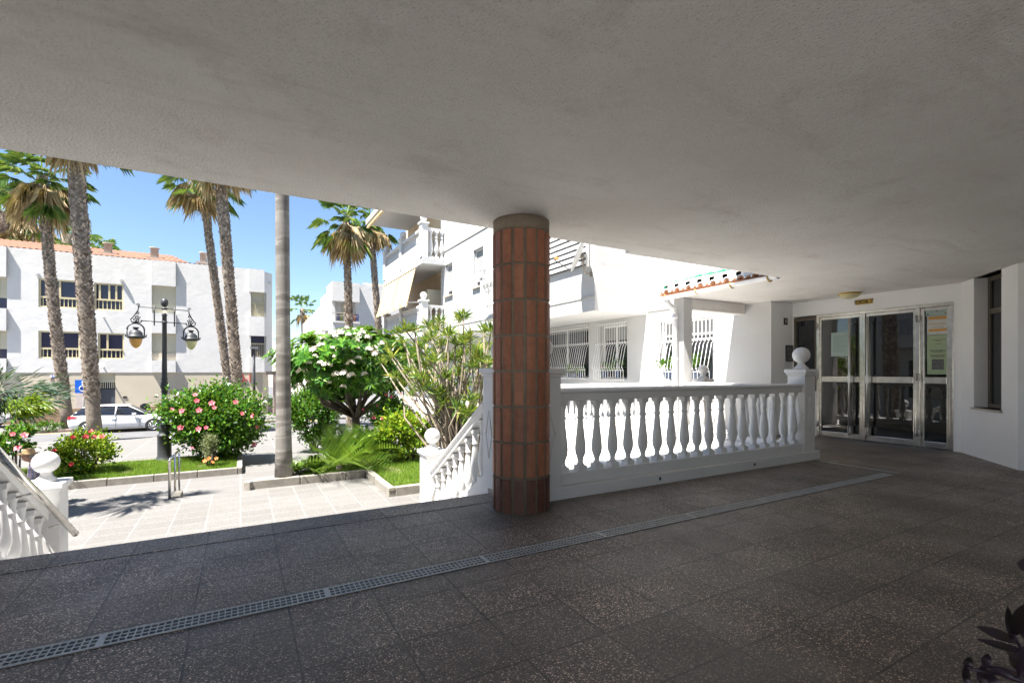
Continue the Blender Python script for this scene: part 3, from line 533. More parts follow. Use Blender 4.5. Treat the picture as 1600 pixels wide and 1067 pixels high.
def rwin(h, sill=True):
    a, b, c, d = h; wn = thing('w', '', '') if 0 else None
    m = MB(); e = .05
    for q in ((a, a + e, c, d), (b - e, b, c, d), (a + e, b - e, c, c + e), (a + e, b - e, d - e, d)): m.fbox(FR, q[0], q[1], -.17, -.11, q[2], q[3])
    w_ = m.build('window', M['signwhite'], bld)
    m = MB(); m.fbox(FR, a + e, b - e, -.15, -.13, c + .22, d - e); m.build('shutter', M['wshutter'], w_); m = MB(); m.fbox(FR, a + e, b - e, -.16, -.15, c + e, c + .22); m.build('pane', M['glassd'], w_)
    m = MB(); m.fbox(FR, a - .05, b + .05, -.1, .09, c - .05, c); m.build('sill', M['marble'], w_)
rwin(w1); rwin(w2)
def grille(F, h, X, lab):
    a, b, c, d = h; H = d - c
    m = MB(); e = .05
    for q in ((a, a + e, c, d), (b - e, b, c, d), (a + e, b - e, c, c + e), (a + e, b - e, d - e, d), ((a + b) / 2 - .03, (a + b) / 2 + .03, c + e, d - e)): m.fbox(F, q[0], q[1], -.19, -.13, q[2], q[3])
    w_ = m.build('window', M['signwhite'], bld); m = MB(); m.fbox(F, a + e, b - e, -.18, -.17, c + e, d - e); m.build('pane', M['glassd'], w_)
    m = MB(); m.fbox(F, a + e, b - e, -.165, -.15, d - H * (.28 if X == 0 or a < 11 else .08), d - e); m.build('shutter', M['wshutter'], w_)
    g = MB(); a2, b2 = a - .06, b + .06; n = max(7, int((b2 - a2) / .105)); O, U, N = F
    def P(u, nn, z): p = O + U * u + N * nn; return (p.x, p.y, z)
    zs = (d + .06, d - H * .34, d - H * .42, c + H * .22, c + H * .16, c - .04); ns = (.05, .05, .13, .26, .20, .20)
    for i in range(n + 1):
        u = a2 + (b2 - a2) * i / n; g.tube([P(u, k, z) for k, z in zip(ns, zs)], .0075, 5)
        g.sphere(P(u, .12, zs[1] - .02), .022, 6); g.sphere(P(u, .25, zs[3] - .02), .020, 6)
    for k, z in ((.05, zs[0] - .02), (.05, zs[1] + .02), (.2, zs[4]), (.2, zs[5] + .03)): g.tube([P(a2, k, z), P(b2, k, z)], .009, 5)
    g.build('window_grille', M['signwhite'], w_)
for h in (g1, g2, g3): grille(FW, h, WX, '')
# louvred screen
lv = hx(866, 925, 372, 412, RX); a, b = 9.62, 11.4
m = MB(); sc = MB(); z = 3.98
sc.box(RX - .055, RX - .004, a, b, 3.98, 5.3)
for i in range(9): m.box(RX - .10, RX - .056, a, b, 4.0 + .15 * i, 4.082 + .15 * i)
m.box(RX - .11, RX - .05, a - .06, a - .001, 3.9, 5.4); m.box(RX - .11, RX - .05, b + .001, b + .06, 3.9, 5.4)
s_ = m.build('louvre_screen', M['signwhite'], bld); sc.build('screen_back', M['black'], s_)
m = MB()
for i in range(3):
    for j in range(6): m.tube([(RX - .004, onX(893, 0, RX).y + (i - 1) * .06, 3.05 + .2 + .045 * j + .02 * (i % 2)), (RX + .004, onX(893, 0, RX).y + (i - 1) * .06, 3.25 + .045 * j + .02 * (i % 2))], .012, 6)
m.build('vent_holes', M['black'], bld)
# small ornate balcony beside the tiled pillar
p = onX(760, 505, RX - .55); yb = p.y; t = MB(); t.box(RX - .75, RX, yb - 2.6, yb + .05, 2.95, 3.12); bs = t.build('balcony', M['bal'], bld, bevel=.02)
t = MB(); t.box(RX - .75, RX - .6, yb - .1, yb + .05, 3.12, 4.35); t.box(RX - .79, RX - .56, yb - .14, yb + .09, 4.35, 4.43); t.lathe([(.09, 0), (.05, .06), (.12, .16), (.13, .22), (.08, .3), (.02, .34)], (RX - .67, yb - .02, 4.43), 14); t.build('newel_post', M['bal'], bs)
t = MB(); t.box(RX - .74, RX - .62, yb - 2.6, yb - .1, 4.10, 4.2); t.box(RX - .74, RX - .0, yb - .08, yb + .02, 4.10, 4.2); t.build('rail', M['bal'], bs)
for i in range(9): inst('baluster', BM, bs, V((RX - .67, yb - .3 - .25 * i, 3.2)) - wloc(bs), 0, 1.2)
for i in range(2): inst('baluster', BM, bs, V((RX - .45 + .22 * i, yb - .02, 3.2)) - wloc(bs), 0, 1.2)
# big balconies at the far end
BX = 6.72; y0b, y1b = 19.4, 25.6
def bigbalc(zf, zr, lab, solid):
    t = MB(); t.box(BX - .12, WX, y0b, y1b, zf, zf + .28); B = t.build('balcony', M['white'], bld, bevel=.01)
    t = MB(); t.box(BX - .1, BX + .08, y0b + .3, y1b, zf + .28, zf + .28 + solid); t.build('parapet', M['white'] if zf > 4 else M['awning'], B)
    for yy in (y0b + .15, (y0b + y1b) / 2, y1b - .15):
        t = MB(); t.box(BX - .16, BX + .14, yy - .15, yy + .15, zf + .281, zr + .12); t.box(BX - .2, BX + .18, yy - .19, yy + .19, zr + .12, zr + .2); t.lathe([(.1, 0), (.05, .08)], (BX - .01, yy, zr + .2), 12); t.sphere((BX - .01, yy, zr + .38), .15, 14); t.build('newel_post', M['bal'], B)
    t = MB(); t.box(BX - .09, BX + .09, y0b + .3, y1b - .3, zr - .1, zr); t.box(BX + .14, RX - .0, y0b + .08, y0b + .24, zr - .1, zr); t.build('rail', M['bal'], B)
    for i in range(30):
        yy = y0b + .45 + i * (y1b - y0b - .9) / 29
        if abs(yy - (y0b + y1b) / 2) < .16: continue
        inst('baluster', BMs, B, V((BX, yy, zf + .28 + solid)) - wloc(B), 0, (zr - .1 - zf - .28 - solid) / .62)
    for i in range(3): inst('baluster', BMs, B, V((BX + .3 + i * .25, y0b + .16, zf + .28)) - wloc(B), 0, (zr - .1 - zf - .28) / .62)
    return B
bigbalc(5.8, 7.35, '', .65); bigbalc(2.75, 4.1, '', .1)
m = MB(); m.box(BX - 1.05, WX, y0b + .8, y1b, 8.9, 9.15); m.build('roof_slab', M['white'], bld); m = MB(); m.box(BX - 1.0, BX - .9, y0b + .8, y1b, 8.72, 8.9); m.build('valance', M['awningedge'], bld)
m = MB(); m.add([(RX + .3, YB1, 2.8), (RX + .3, 26, 2.8), (RX + .3, 26, 9), (RX + .3, YB1, 9)], [(0, 1, 2, 3)]); m.build('balcony_back_wall', mat('beige_shaded_render', (.62, .50, .36), .8), bld)
aw = thing('awning', 'cream striped awning hanging out over the lower balcony', 'awning', (BX, 22.4, 5.7))
a0, a1 = onX(671, 413, BX - .15), onX(626, 436, BX - .15); tipx = 6.2
for ya, yb_ in ((20.15, 22.55), (22.6, 25.4)):
    m = MB(); m.add([(BX - .15, ya, 5.78), (BX - .15, yb_, 5.78), (tipx, yb_, 4.25), (tipx, ya, 4.25), (BX - .15, ya, 5.74), (BX - .15, yb_, 5.74), (tipx, yb_, 4.21), (tipx, ya, 4.21)], [(0, 1, 2, 3), (4, 7, 6, 5), (2, 6, 7, 3), (0, 3, 7, 4), (1, 5, 6, 2)]); m.build('cloth', M['awning'], aw)
m = MB(); m.box(tipx - .03, tipx, 20.15, 25.4, 4.10, 4.262); m.build('valance', M['awningedge'], aw)
m = MB(); [m.tube([(tipx, yy, 4.25), (BX, yy, 4.3)], .025, 6) for yy in (20.3, 22.5, 25.2)]; m.box(BX - .19, BX - .12, 20.1, 25.4, 5.76, 5.86); m.build('arm', M['signwhite'], aw)
ac = thing('air_conditioner', 'beige air conditioner unit hung on the balcony wall under the awning', 'air conditioner', (7.5, 20.9, 4.6)); m = MB(); m.box(7.25, 7.9, 20.6, 21.5, 4.3, 4.95); m.build('casing', M['shutter'], ac, bevel=.02); m = MB(); m.tube([(7.24, 21.05, 4.62), (7.26, 21.05, 4.62)], .24, 18); m.build('fan_grille', M['black'], ac)
# ---- satellite dish
dc = V((7.18, 9.51, 4.14)); Nn = V((-.79 * .93, .6 * .93, .37)).normalized(); sd = thing('satellite_dish', 'white satellite dish on a bent bracket at the facade corner', 'satellite dish', tuple(dc))
Ux = Nn.cross(V((0, 0, 1))).normalized(); Uy = Ux.cross(Nn)
m = MB(); rings = []
for r_, h in [(0.001, -.07), (.12, -.063), (.25, -.04), (.36, -.012), (.43, .02), (.435, .012), (.42, .0), (.25, -.055), (.001, -.085)]: rings.append([dc + Nn * h + (Ux * math.cos(a) + Uy * math.sin(a)) * r_ for a in [2 * math.pi * k / 28 for k in range(28)]])
m.loft(rings, 0, True, False); m.build('reflector', mat('white_dish_enamel', (.42, .42, .42), .5), sd)
foot = dc - Uy * .42; lnb = dc + Nn * .5 - Uy * .28
m = MB(); m.tube([foot, lnb - V((0, 0, .04)), lnb], .014, 6); m.build('feed_arm', M['darksteel'], sd); m = MB(); m.tube([lnb, lnb - Nn * .1 + Uy * .03], .035, 8); m.build('receiver', M['orange'], sd)
wp = V((RX - .01, 9.55, 3.72)); m = MB(); bk = dc - Nn * .14; m.tube([bk, bk - V((0, 0, .2)), bk - V((-.05, 0, .36)), wp + V((-.2, 0, .02)), wp], .02, 8); m.sphere(bk + Nn * .03, .07, 8); m.box(RX - .02, RX - .002, 9.50, 9.58, 3.66, 3.78); m.build('bracket', M['concrete'], sd)
# ================================================================ foliage helpers
def leaves(mb, P, D, Nn, L, W, m=0, fold=.25, curl=.0):
    """diamond leaves: P base, D direction, Nn normal (n,3); L,W arrays"""
    n = len(P); L = np.broadcast_to(L, n)[:, None]; W = np.broadcast_to(W, n)[:, None]
    D = D / (np.linalg.norm(D, axis=1, keepdims=True) + 1e-9); Sd = np.cross(D, Nn); Sd /= (np.linalg.norm(Sd, axis=1, keepdims=True) + 1e-9); Nn = np.cross(Sd, D)
    a = P; b = P + D * L * .5 + Sd * W * .5 + Nn * W * fold; c = P + D * L - Nn * L * curl; d = P + D * L * .5 - Sd * W * .5 + Nn * W * fold
    Vv = np.stack([a, b, c, d], 1); F = np.arange(4 * n).reshape(n, 4); F = np.concatenate([F[:, [0, 1, 2]], F[:, [0, 2, 3]]]); mb.addnp(Vv, F, m)
def rdir(n): v = rng.normal(size=(n, 3)); return v / np.linalg.norm(v, axis=1, keepdims=True)
def bush_pts(c, r, n, clumps=40, cs=.28, shell=.55, flat_bot=None, ns=.25):
    """clumpy leaf positions in an uneven ellipsoid"""
    cd_ = rdir(clumps); rad = shell + (1 - shell) * rng.random(clumps) ** .5; rad *= 1 + ns * rng.normal(size=clumps) * .5
    C = cd_ * rad[:, None]; i = rng.integers(0, clumps, n); p = C[i] + rng.normal(size=(n, 3)) * cs * (.6 + .8 * rng.random((clumps, 1)))[i]
    r = np.array(r); P = p * r
    if flat_bot is not None: P[:, 2] = np.where(P[:, 2] < flat_bot, flat_bot + rng.random(n) * .1, P[:, 2])
    out = p / (np.linalg.norm(p, axis=1, keepdims=True) + 1e-6); return P + np.array(c), out
def flower(mt, r=.06, n=5):
    m = MB()
    for k in range(n):
        a = 2 * math.pi * k / n; d = V((math.cos(a), math.sin(a), .35)); s_ = V((-math.sin(a), math.cos(a), 0)); m.add([V((0, 0, 0)), d * r * .7 + s_ * r * .42, d * r * 1.05 + V((0, 0, -.1 * r)), d * r * .7 - s_ * r * .42], [(0, 1, 2), (0, 2, 3)])
    m.tube([(0, 0, 0), (0, 0, r * .9)], .008, 5); return m.mesh('flower', mt)
def cluster(mt, r=.10):
    m = MB()
    for q in range(9):
        o = V(rdir(1)[0]) * r * .6; o.z = abs(o.z)
        nn = (o + V((0, 0, .04))).normalized(); t_ = nn.cross(V((1, .2, 0))).normalized(); b_ = nn.cross(t_)
        for k in range(5):
            a = 2 * math.pi * k / 5; d = t_ * math.cos(a) + b_ * math.sin(a); e = -t_ * math.sin(a) + b_ * math.cos(a); m.add([o, o + d * r * .3 + e * r * .17 + nn * .01, o + d * r * .5, o + d * r * .3 - e * r * .17], [(0, 1, 2), (0, 2, 3)])
    return m.mesh('flower_cluster', mt)
FP, FRD, FC, FO = flower(M['pink']), flower(M['red'], .055), cluster(M['cream_petal'], .13), flower(M['orange'], .05)
def shrub(name, label, cat, base, c, r, n, mt, ls=.08, lw=.5, clumps=40, cs=.25, shell=.5, fl=None, flm=None, fls=1, stems=7, fb=None, group=None, stemm='dwood', up=.3, tips=None):
    t = thing(name, label, cat, base, 0, group); base = V(base); c = V(c); r = tuple(q * .8 for q in r)
    P, out = bush_pts(c, r, n, clumps, cs, shell, fb); D = out * .7 + rdir(n) * .8 + np.array([0, 0, up]); N_ = out + rdir(n) * .7 + np.array([0, 0, .6])
    mb = MB(); L = ls * (.6 + .8 * rng.random(n)); leaves(mb, P, D, N_, L, L * lw, 0, .2, .1); mb.build('leaves', mt, t)
    s_ = MB()
    for k in range(stems):
        d = V(rdir(1)[0]); e = c + V((d.x * r[0], d.y * r[1], abs(d.z) * r[2])) * .75; mid = base.lerp(e, .45) + V((d.x, d.y, 0)) * .1; s_.tube([base + V((d.x, d.y, 0)) * .06, mid, e], [.035, .022, .008], 6)
    s_.build('stems', M[stemm], t)
    if fl:
        for q in fl:
            o = inst('flower', flm, t, V(q) - wloc(t), random.random() * 6, fls * random.uniform(.8, 1.25)); dd = (V((0, 0, CAMZ)) - V(q)); o.rotation_euler = (dd.normalized() + V((random.uniform(-.5, .5), random.uniform(-.5, .5), .5))).to_track_quat('Z', 'X').to_euler()
    return t
def on_surf(c, r, pix, k=.97):
    """points on the front of the ellipsoid (c,r) along given photo directions"""
    out = []
    for px, py in pix:
        u = (px - 800) / FOC; dv = V((CX + CS * u, CS - CX * u, (HY - py) / FOC)); o = V((0, 0, CAMZ)); best = None
        A_ = sum((dv[i] / r[i]) ** 2 for i in range(3)); B_ = sum(2 * dv[i] * (o[i] - c[i]) / r[i] ** 2 for i in range(3)); C_ = sum(((o[i] - c[i]) / r[i]) ** 2 for i in range(3)) - 1.25
        D_ = B_ * B_ - 4 * A_ * C_; tt = (-B_ - math.sqrt(max(D_, 0))) / (2 * A_); out.append(o + dv * tt)
    return out
# ================================================================ palms
def fan_frond(mb, P, D, pet, L, span=1.75, ns=15, droop=.3, m=0):
    D = D.normalized(); up = V((0, 0, 1)); Sd = D.cross(up); Sd = Sd.normalized() if Sd.length > .05 else V((1, 0, 0)); N_ = Sd.cross(D); Q = P + D * pet + V((0, 0, -.06 * pet))
    mb.add([P + Sd * .02, Q + Sd * .012, Q - Sd * .012, P - Sd * .02], [(0, 1, 2, 3)], m)
    for k in range(ns):
        f = (k / (ns - 1) * 2 - 1) * span; d = (D * math.cos(f) + Sd * math.sin(f)).normalized(); l = L * (.72 + .28 * math.cos(f)) * random.uniform(.88, 1.05); n2 = d.cross(N_)
        a = Q + d * l * .55 + N_ * .04; b = Q + d * l + V((0, 0, -droop * l * random.uniform(.6, 1.3))); w_ = l * .042
        mb.add([Q, a + n2 * w_, b, a - n2 * w_], [(0, 1, 2), (0, 2, 3)], m)
def palm(name, label, base, top, r0, r1, R_=1.7, ng=34, nd=40, bend=(0, 0), group='tall fan palms', bare=0.0, ns=18, boots=True, skirt=1.0, seed=None, ytop=None):
    t = thing(name, label, 'palm tree', base, 0, group); base, top = V(base), V(top); K = 14; pts = []; rs = []
    for i in range(K + 1):
        f = i / K; p = base.lerp(top, f) + V((bend[0], bend[1], 0)) * math.sin(f * math.pi); pts.append(p); rs.append(r0 + (r1 - r0) * f + (.12 * r0 * math.exp(-f * 25)))
    m = MB(); m.tube(pts, rs, 14); tk = m.build('trunk', M['bark'], t)
    if boots:
        H = (top - base).length; bm_ = MB(); z = bare; row = 0
        while z < H:
            f = z / H; i = min(int(f * K), K - 1); g = f * K - i; c = pts[i].lerp(pts[i + 1], g); r_ = rs[i] * (1 - g) + rs[i + 1] * g; n = 11
            for k in range(n):
                a = 2 * math.pi * (k + .5 * (row % 2)) / n + random.uniform(-.12, .12); o = V((math.cos(a), math.sin(a), 0)); s_ = V((-math.sin(a), math.cos(a), 0)); w_ = r_ * .30; q = c + o * r_ * .93 + V((0, 0, random.uniform(-.03, .03))); h = random.uniform(.10, .2); ou = random.uniform(.02, .085)
                tip = q + o * ou + V((0, 0, h)) + s_ * random.uniform(-.04, .04)
                bm_.add([q - s_ * w_, q + s_ * w_, tip + s_ * w_ * .35, tip - s_ * w_ * .35, q + o * -.02 + V((0, 0, h))], [(0, 1, 2, 3), (3, 2, 4), (0, 3, 4), (1, 4, 2)])
            z += .105; row += 1
        bm_.build('frond_stubs', M['boots'], tk)
    m = MB()
    for k in range(ng):
        a = k * 2.4 + random.random(); el = R(random.uniform(-62, 75)); D = V((math.cos(a) * math.cos(el), math.sin(a) * math.cos(el), math.sin(el))); fan_frond(m, top + V((0, 0, -.2 * R_ * (el < -.4))) + D * .1, D, R_ * random.uniform(.38, .68), R_ * random.uniform(.30, .44), droop=.35, ns=ns)
    m.build('crown', M['fan'], t)
    m = MB()
    for k in range(int(nd * .62)):
        a = k * 2.4 + random.random(); el = R(random.uniform(-80, -22)); D = V((math.cos(a) * math.cos(el), math.sin(a) * math.cos(el), math.sin(el))); fan_frond(m, top + V((0, 0, -random.uniform(0, .6) * skirt)) + D * .1, D, R_ * random.uniform(.2, .5), R_ * random.uniform(.35, .5), droop=.7, ns=max(8, ns - 3), span=1.3)
    if nd: m.build('dead_frond_skirt', M['dead'], t)
    return t
NY, FY = 28.3, 35.6
def pb(px, Y, z): return (Y * kx(px), Y, z)
def pt(px, py, Y): return tuple(onY(px, py, Y))
palm('fan_palm', 'leaning fan palm at the left with a broad tan skirt, behind the white car', pb(107, FY, RZ + .1), pt(66, 275, FY), .27, .21, 2.5, 44, 50, bare=2.0, bend=(-.1, 0))
palm('fan_palm', 'thick trunked fan palm in front of the white car with smooth lower trunk', pb(149, NY, RZ + .1), pt(112, 172, NY), .27, .30, 2.4, 34, 34, bare=1.9)
palm('fan_palm', 'slimmer palm of the pair behind the street lamp, leaning left', pb(364, FY, RZ + .1), pt(314, 278, FY), .23, .20, 2.4, 36, 30)
palm('fan_palm', 'thicker palm of the pair behind the street lamp, crown cut by ceiling', pb(377, NY, RZ + .1), pt(340, 225, NY), .23, .24, 2.2, 32, 30)
palm('fan_palm', 'fan palm rising behind the plumeria tree with heavy tan skirt', pb(549, NY, RZ + .1), pt(541, 340, NY), .22, .17, 2.1, 38, 50)
palm('fan_palm', 'fan palm beside the cream awning with yellowing skirt', pb(602, FY, RZ + .1), pt(578, 340, FY), .24, .19, 2.4, 36, 30)
palm('fan_palm', 'small distant windblown palm between the two white buildings', pb(483, 75, RZ), pt(472, 482, 75), .42, .32, 2.6, 24, 10, ns=10, boots=False)
palm('fan_palm', 'distant palm above the roof at the left of the leaning palm', pb(50, 52, RZ), pt(42, 330, 52), .5, .42, 3.0, 26, 26, ns=10)
palm('fan_palm', 'distant palm cut by the left picture edge above the roof', pb(6, 50, RZ), pt(2, 332, 50), .5, .42, 3.0, 26, 24, ns=10)
palm('fan_palm', 'distant palm showing its crown between the two left trunks', pb(104, 60, RZ), pt(104, 365, 60), .4, .4, 2.6, 26, 12, ns=10, boots=False)
palm('fan_palm', 'distant palm crown peeping over the roof right of the thick trunk', pb(158, 62, RZ), pt(160, 398, 62), .4, .4, 2.6, 22, 6, ns=10, boots=False)
palm('fan_palm', 'far palm half hidden between the upper balcony and roof slab', pb(640, 42, RZ), pt(650, 345, 42), .35, .3, 2.6, 28, 30, ns=10, boots=False)
# smooth trunk palm (crown above the ceiling line)
t = thing('ringed_palm', 'tall smooth grey ringed palm trunk in the near garden bed', 'palm tree', (.85, 11.98, -1.1)); m = MB(); K = 22
cp = onY(441, 300, 11.98); pts = [V((.85, 11.98, -1.15)).lerp(V((cp.x, 11.98, cp.z)), i / K * 2.1) for i in range(K + 1)]; m.tube(pts, [(.155 + .04 * math.exp(-i * .9) - .0012 * i + .003 * (i % 2)) for i in range(K + 1)], 20); m.build('trunk', M['ptrunk'], t)
m = MB()
for k in range(60):
    z = random.uniform(-.8, 6); o = V((.85 + (cp.x - .85) * (z + 1.15) / (cp.z + 1.15), 11.98, z))
m = MB(); tp = pts[-1]
for k in range(26):
    a = k * 2.4; el = R(random.uniform(-10, 70)); prev = tp; D = V((math.cos(a) * math.cos(el), math.sin(a) * math.cos(el), math.sin(el)))
    for s_ in range(14):
        f = s_ / 14; p = tp + D * 2.3 * f + V((0, 0, -1.3 * f * f)); sd_ = D.cross(V((0, 0, 1))).normalized()
        for sg in (-1, 1): m.add([p, p + sd_ * sg * .45 + D * .15 - V((0, 0, .15)), p + D * .12], [(0, 1, 2)])
m.build('crown', M['cyc'], t)
palm('fan_palm', 'fan palm outside the left picture edge that shades the plaza', (-7.0, 11.3, LZ), (-6.6, 11.4, 8.6), .3, .26, 2.0, 34, 20, ns=12)
# ================================================================ beds, kerbs, grass
def bed(name, label, poly, zt_, zs, edges, kw=.14):
    t = thing(name, label, 'garden kerb', (poly[0][0], poly[0][1], zs)); m = MB(); n = len(poly)
    cx_, cy_ = sum(p[0] for p in poly) / n, sum(p[1] for p in poly) / n
    for i in edges:
        a, b = V(poly[i] + (0,)), V(poly[(i + 1) % n] + (0,)); U = (b - a).normalized(); N_ = V((-U.y, U.x, 0))
        L_ = (b - a).length; pv = a - V(poly[i - 1] + (0,)); cr = pv.x * U.y - pv.y * U.x; s_ = kw + .004 if cr > 0 else (-kw if abs(cr) > .5 else 0)
        while s_ < L_ - .01:
            e = min(s_ + .98, L_); m.fbox((a, U, N_), s_, e - .012, 0, kw, zs - .2, zt_ + random.uniform(-.004, .004)); s_ += .98
    m.build('kerb_stones', M['kerb'], t, bevel=.015)
    s = MB(); s.add([(x, y, zt_ - .05) for x, y in poly], [tuple(range(n))]); struct(s.build('lawn_soil', M['soil']))
RB = [(.05, 11.75), (2.60, 11.75), (2.60, 9.70), (3.3, 9.70), (3.3, 4.45), (4.5, 4.45), (4.5, 16.6), (2.4, 15.6), (1.5, 12.7), (.75, 12.12), (.22, 12.0)]
bed('garden_kerb', 'angular stone kerb round the right hand planted bed', RB, -1.05, GZ, (0, 1, 2, 6, 7, 8, 9, 10))
LB = [(-10, 16.0), (.05, 16.0), (.05, 19.0), (-10, 19.0)]
bed('garden_kerb', 'straight stone kerb round the lawn with the street lamp', LB, -1.47, LZ, (0, 1, 2))
def grass(poly, z, n, name, hh=.08, dens=None):
    xs = [p[0] for p in poly]; ys = [p[1] for p in poly]; P = np.stack([rng.uniform(min(xs), max(xs), n), rng.uniform(min(ys), max(ys), n)], 1); ins = np.zeros(n, bool)
    for i in range(len(poly)):
        (x0, y0), (x1, y1) = poly[i], poly[i - 1]
        if y0 == y1: continue
        c_ = ((y0 > P[:, 1]) != (y1 > P[:, 1])) & (P[:, 0] < (x1 - x0) * (P[:, 1] - y0) / (y1 - y0) + x0); ins ^= c_
    P = P[ins]; nz = np.sin(P[:, 0] * 3.1 + 1) * np.sin(P[:, 1] * 2.3) + np.sin(P[:, 0] * 7.3) * .4; P = P[(nz + rng.normal(size=len(P)) * .3) > -1.02]; n = len(P); P = np.concatenate([P, np.full((n, 1), z)], 1)
    D = rdir(n) * .6; D[:, 2] = 1; h = hh * (.5 + rng.random(n)); Sd = rdir(n); Sd[:, 2] = 0; w_ = .006
    Vv = np.stack([P - Sd * w_, P + Sd * w_, P + D * h[:, None]], 1); m = MB(); m.addnp(Vv, np.arange(3 * n).reshape(n, 3)); struct(m.build(name, M['grass']), 'stuff')
grass([(-6.5, 16.15), (-.1, 16.15), (-.1, 18.9), (-6.5, 18.9)], -1.53, 60000, 'grass', .085)
grass([(1.2, 11.9), (2.75, 11.9), (2.75, 9.85), (4.4, 9.85), (4.4, 15.5), (2.6, 15.0)], -1.11, 60000, 'grass', .085)
# ================================================================ shrubs
c, r = atd(340, 657, 15.9), (1.6, 1.4, 1.2)
shrub('hibiscus_bush', 'big round hibiscus bush with pink flowers beside the street lamp', 'bush', (c.x, c.y, LZ + .05), c, r, 15000, M['hib'], .115, .7, 90, .17, .62, on_surf(c, r, [(305, 617), (307, 626), (331, 630), (311, 641), (368, 628), (335, 637), (395, 650), (402, 667), (310, 670), (322, 668), (284, 642), (282, 668), (378, 646), (268, 640), (398, 695), (300, 700)]), FP, 1.25, 12, -1.2)
c, r = atd(128, 708, 13.3), (.72, .7, .55)
shrub('hibiscus_bush', 'small lime green hibiscus with red flowers behind the left newel ball', 'bush', (c.x, c.y, LZ + .05), c, r, 4200, M['lime'], .10, .6, 36, .2, .55, on_surf(c, r, [(84, 705), (113, 683), (134, 682), (147, 683), (160, 682), (142, 674), (111, 725)]), FRD, 1.2, 6, -.6)
c, r = atd(14, 690, 10.2), (.42, .42, .36)
shrub('hibiscus_bush', 'dark hibiscus with pink flowers cut by the left picture edge', 'bush', (c.x, c.y, LZ), c, r, 1500, M['hib'], .09, .65, 16, .25, .5, on_surf(c, r, [(20, 678), (38, 680), (28, 700)]), FP, 1.0, 5)
c, r = atd(491, 645, 18.2), (.95, .9, 1.15)
shrub('round_bush', 'dense dark green bush standing left of the plumeria trunk', 'bush', (c.x, c.y, LZ - .1), c, r, 9000, M['hib'], .10, .7, 50, .2, .55, None, None, 1, 6, -1.25)
c, r = atd(615, 650, 14.2), (.75, .7, .62)
shrub('hibiscus_bush', 'pink flowering hibiscus between plumeria and dragon tree', 'bush', (c.x, c.y, -1.1), c, r, 5200, M['hib'], .095, .6, 40, .2, .5, on_surf(c, r, [(584, 652), (597, 654), (604, 617), (612, 620), (635, 628), (650, 626), (635, 647), (626, 616), (567, 640), (590, 634)]), FP, .9, 8)
c, r = atd(640, 672, 13.0), (.95, .7, .56)
shrub('lime_bush', 'bright lime green bush above the lawn by the stair newel', 'bush', (c.x, c.y, -1.1), c, r, 5000, M['lime'], .10, .55, 34, .2, .5, None, None, 1, 7)
c, r = atd(600, 668, 12.2), (.5, .5, .55)
c, r = atd(328, 699, 14.2), (.22, .2, .40)
shrub('grey_shrub', 'small upright grey green shrub with orange blooms on the lawn', 'bush', (c.x, c.y, LZ + .1), c, r, 1800, M['greysh'], .06, .3, 14, .3, .3, [tuple(atd(px, py, 13.95)) for px, py in ((320, 720), (326, 716), (332, 722), (338, 716))], FO, 1.0, 4)
c, r = atd(30, 672, 26.3), (.6, .4, .2)
shrub('weed_tuft', 'low green tuft growing at the foot of the leaning palm', 'plant', (-9.15, 35.0, RZ + .1), V((-9.1, 35.0, RZ + .3)), (.75, .4, .2), 600, M['hib'], .14, .3, 10, .3, .3, None, None, 1, 3, up=.8)
# plumeria
c, r = atd(552, 570, 15.0), (2.0, 1.75, .98)
pl = thing('plumeria_tree', 'broad plumeria tree covered in cream white flower clusters', 'tree', (c.x, c.y, -1.1)); n = 2100; m = MB(); P, out = bush_pts(c, r, n, 170, .07, .70)
Pn = []; Dn = []; Nn_ = []
for p, o in zip(P, out):
    for k in range(9):
        a = k * 2.4; ax = V(o) + V((0, 0, .5)); ax.normalize(); s_ = ax.cross(V((.3, 1, .1))).normalized(); q = ax.cross(s_); d = s_ * math.cos(a) + q * math.sin(a) + ax * .45; Pn.append(p); Dn.append(d); Nn_.append(ax)
L = .25 * (.6 + .6 * rng.random(len(Pn))); leaves(m, np.array(Pn), np.array(Dn), np.array(Nn_), L, L * .32, 0, .12, .12); m.build('leaves', M['plum'], pl)
m = MB(); fork = atd(556, 652, 15.0); m.tube([(fork.x, fork.y, -1.15), (fork.x + .02, fork.y, -.6), fork], [.15, .12, .12], 10)
for k in range(18):
    d = V(rdir(1)[0]); e = V(c) + V((d.x * r[0] * .8, d.y * r[1] * .8, abs(d.z) * .9 - .35)); mid = V(fork).lerp(e, .5) + V((d.x * .3, d.y * .2, -.22)); m.tube([fork, mid, e], [.07, .05, .025], 7)
m.build('trunk', M['dwood'], pl)
for q in on_surf(c, r, [(600 + 0, 596), (482, 568), (513, 597), (491, 547), (548, 567), (502, 569), (513, 570), (537, 583), (546, 546), (519, 546), (557, 545), (524, 556), (541, 513), (554, 516), (561, 524), (577, 547), (587, 553), (525, 585), (492, 557), (502, 541), (585, 544), (597, 538), (615, 546), (549, 587), (565, 522), (532, 520), (467, 603), (480, 595), (520, 524), (570, 585), (470, 580), (505, 530), (555, 533), (545, 524), (575, 528), (529, 533), (538, 547), (496, 590), (566, 516), (560, 560), (630, 556), (536, 605)], 1): inst('flower_cluster', FC, pl, V(q) - wloc(pl), random.random() * 6, random.uniform(.8, 1.3))
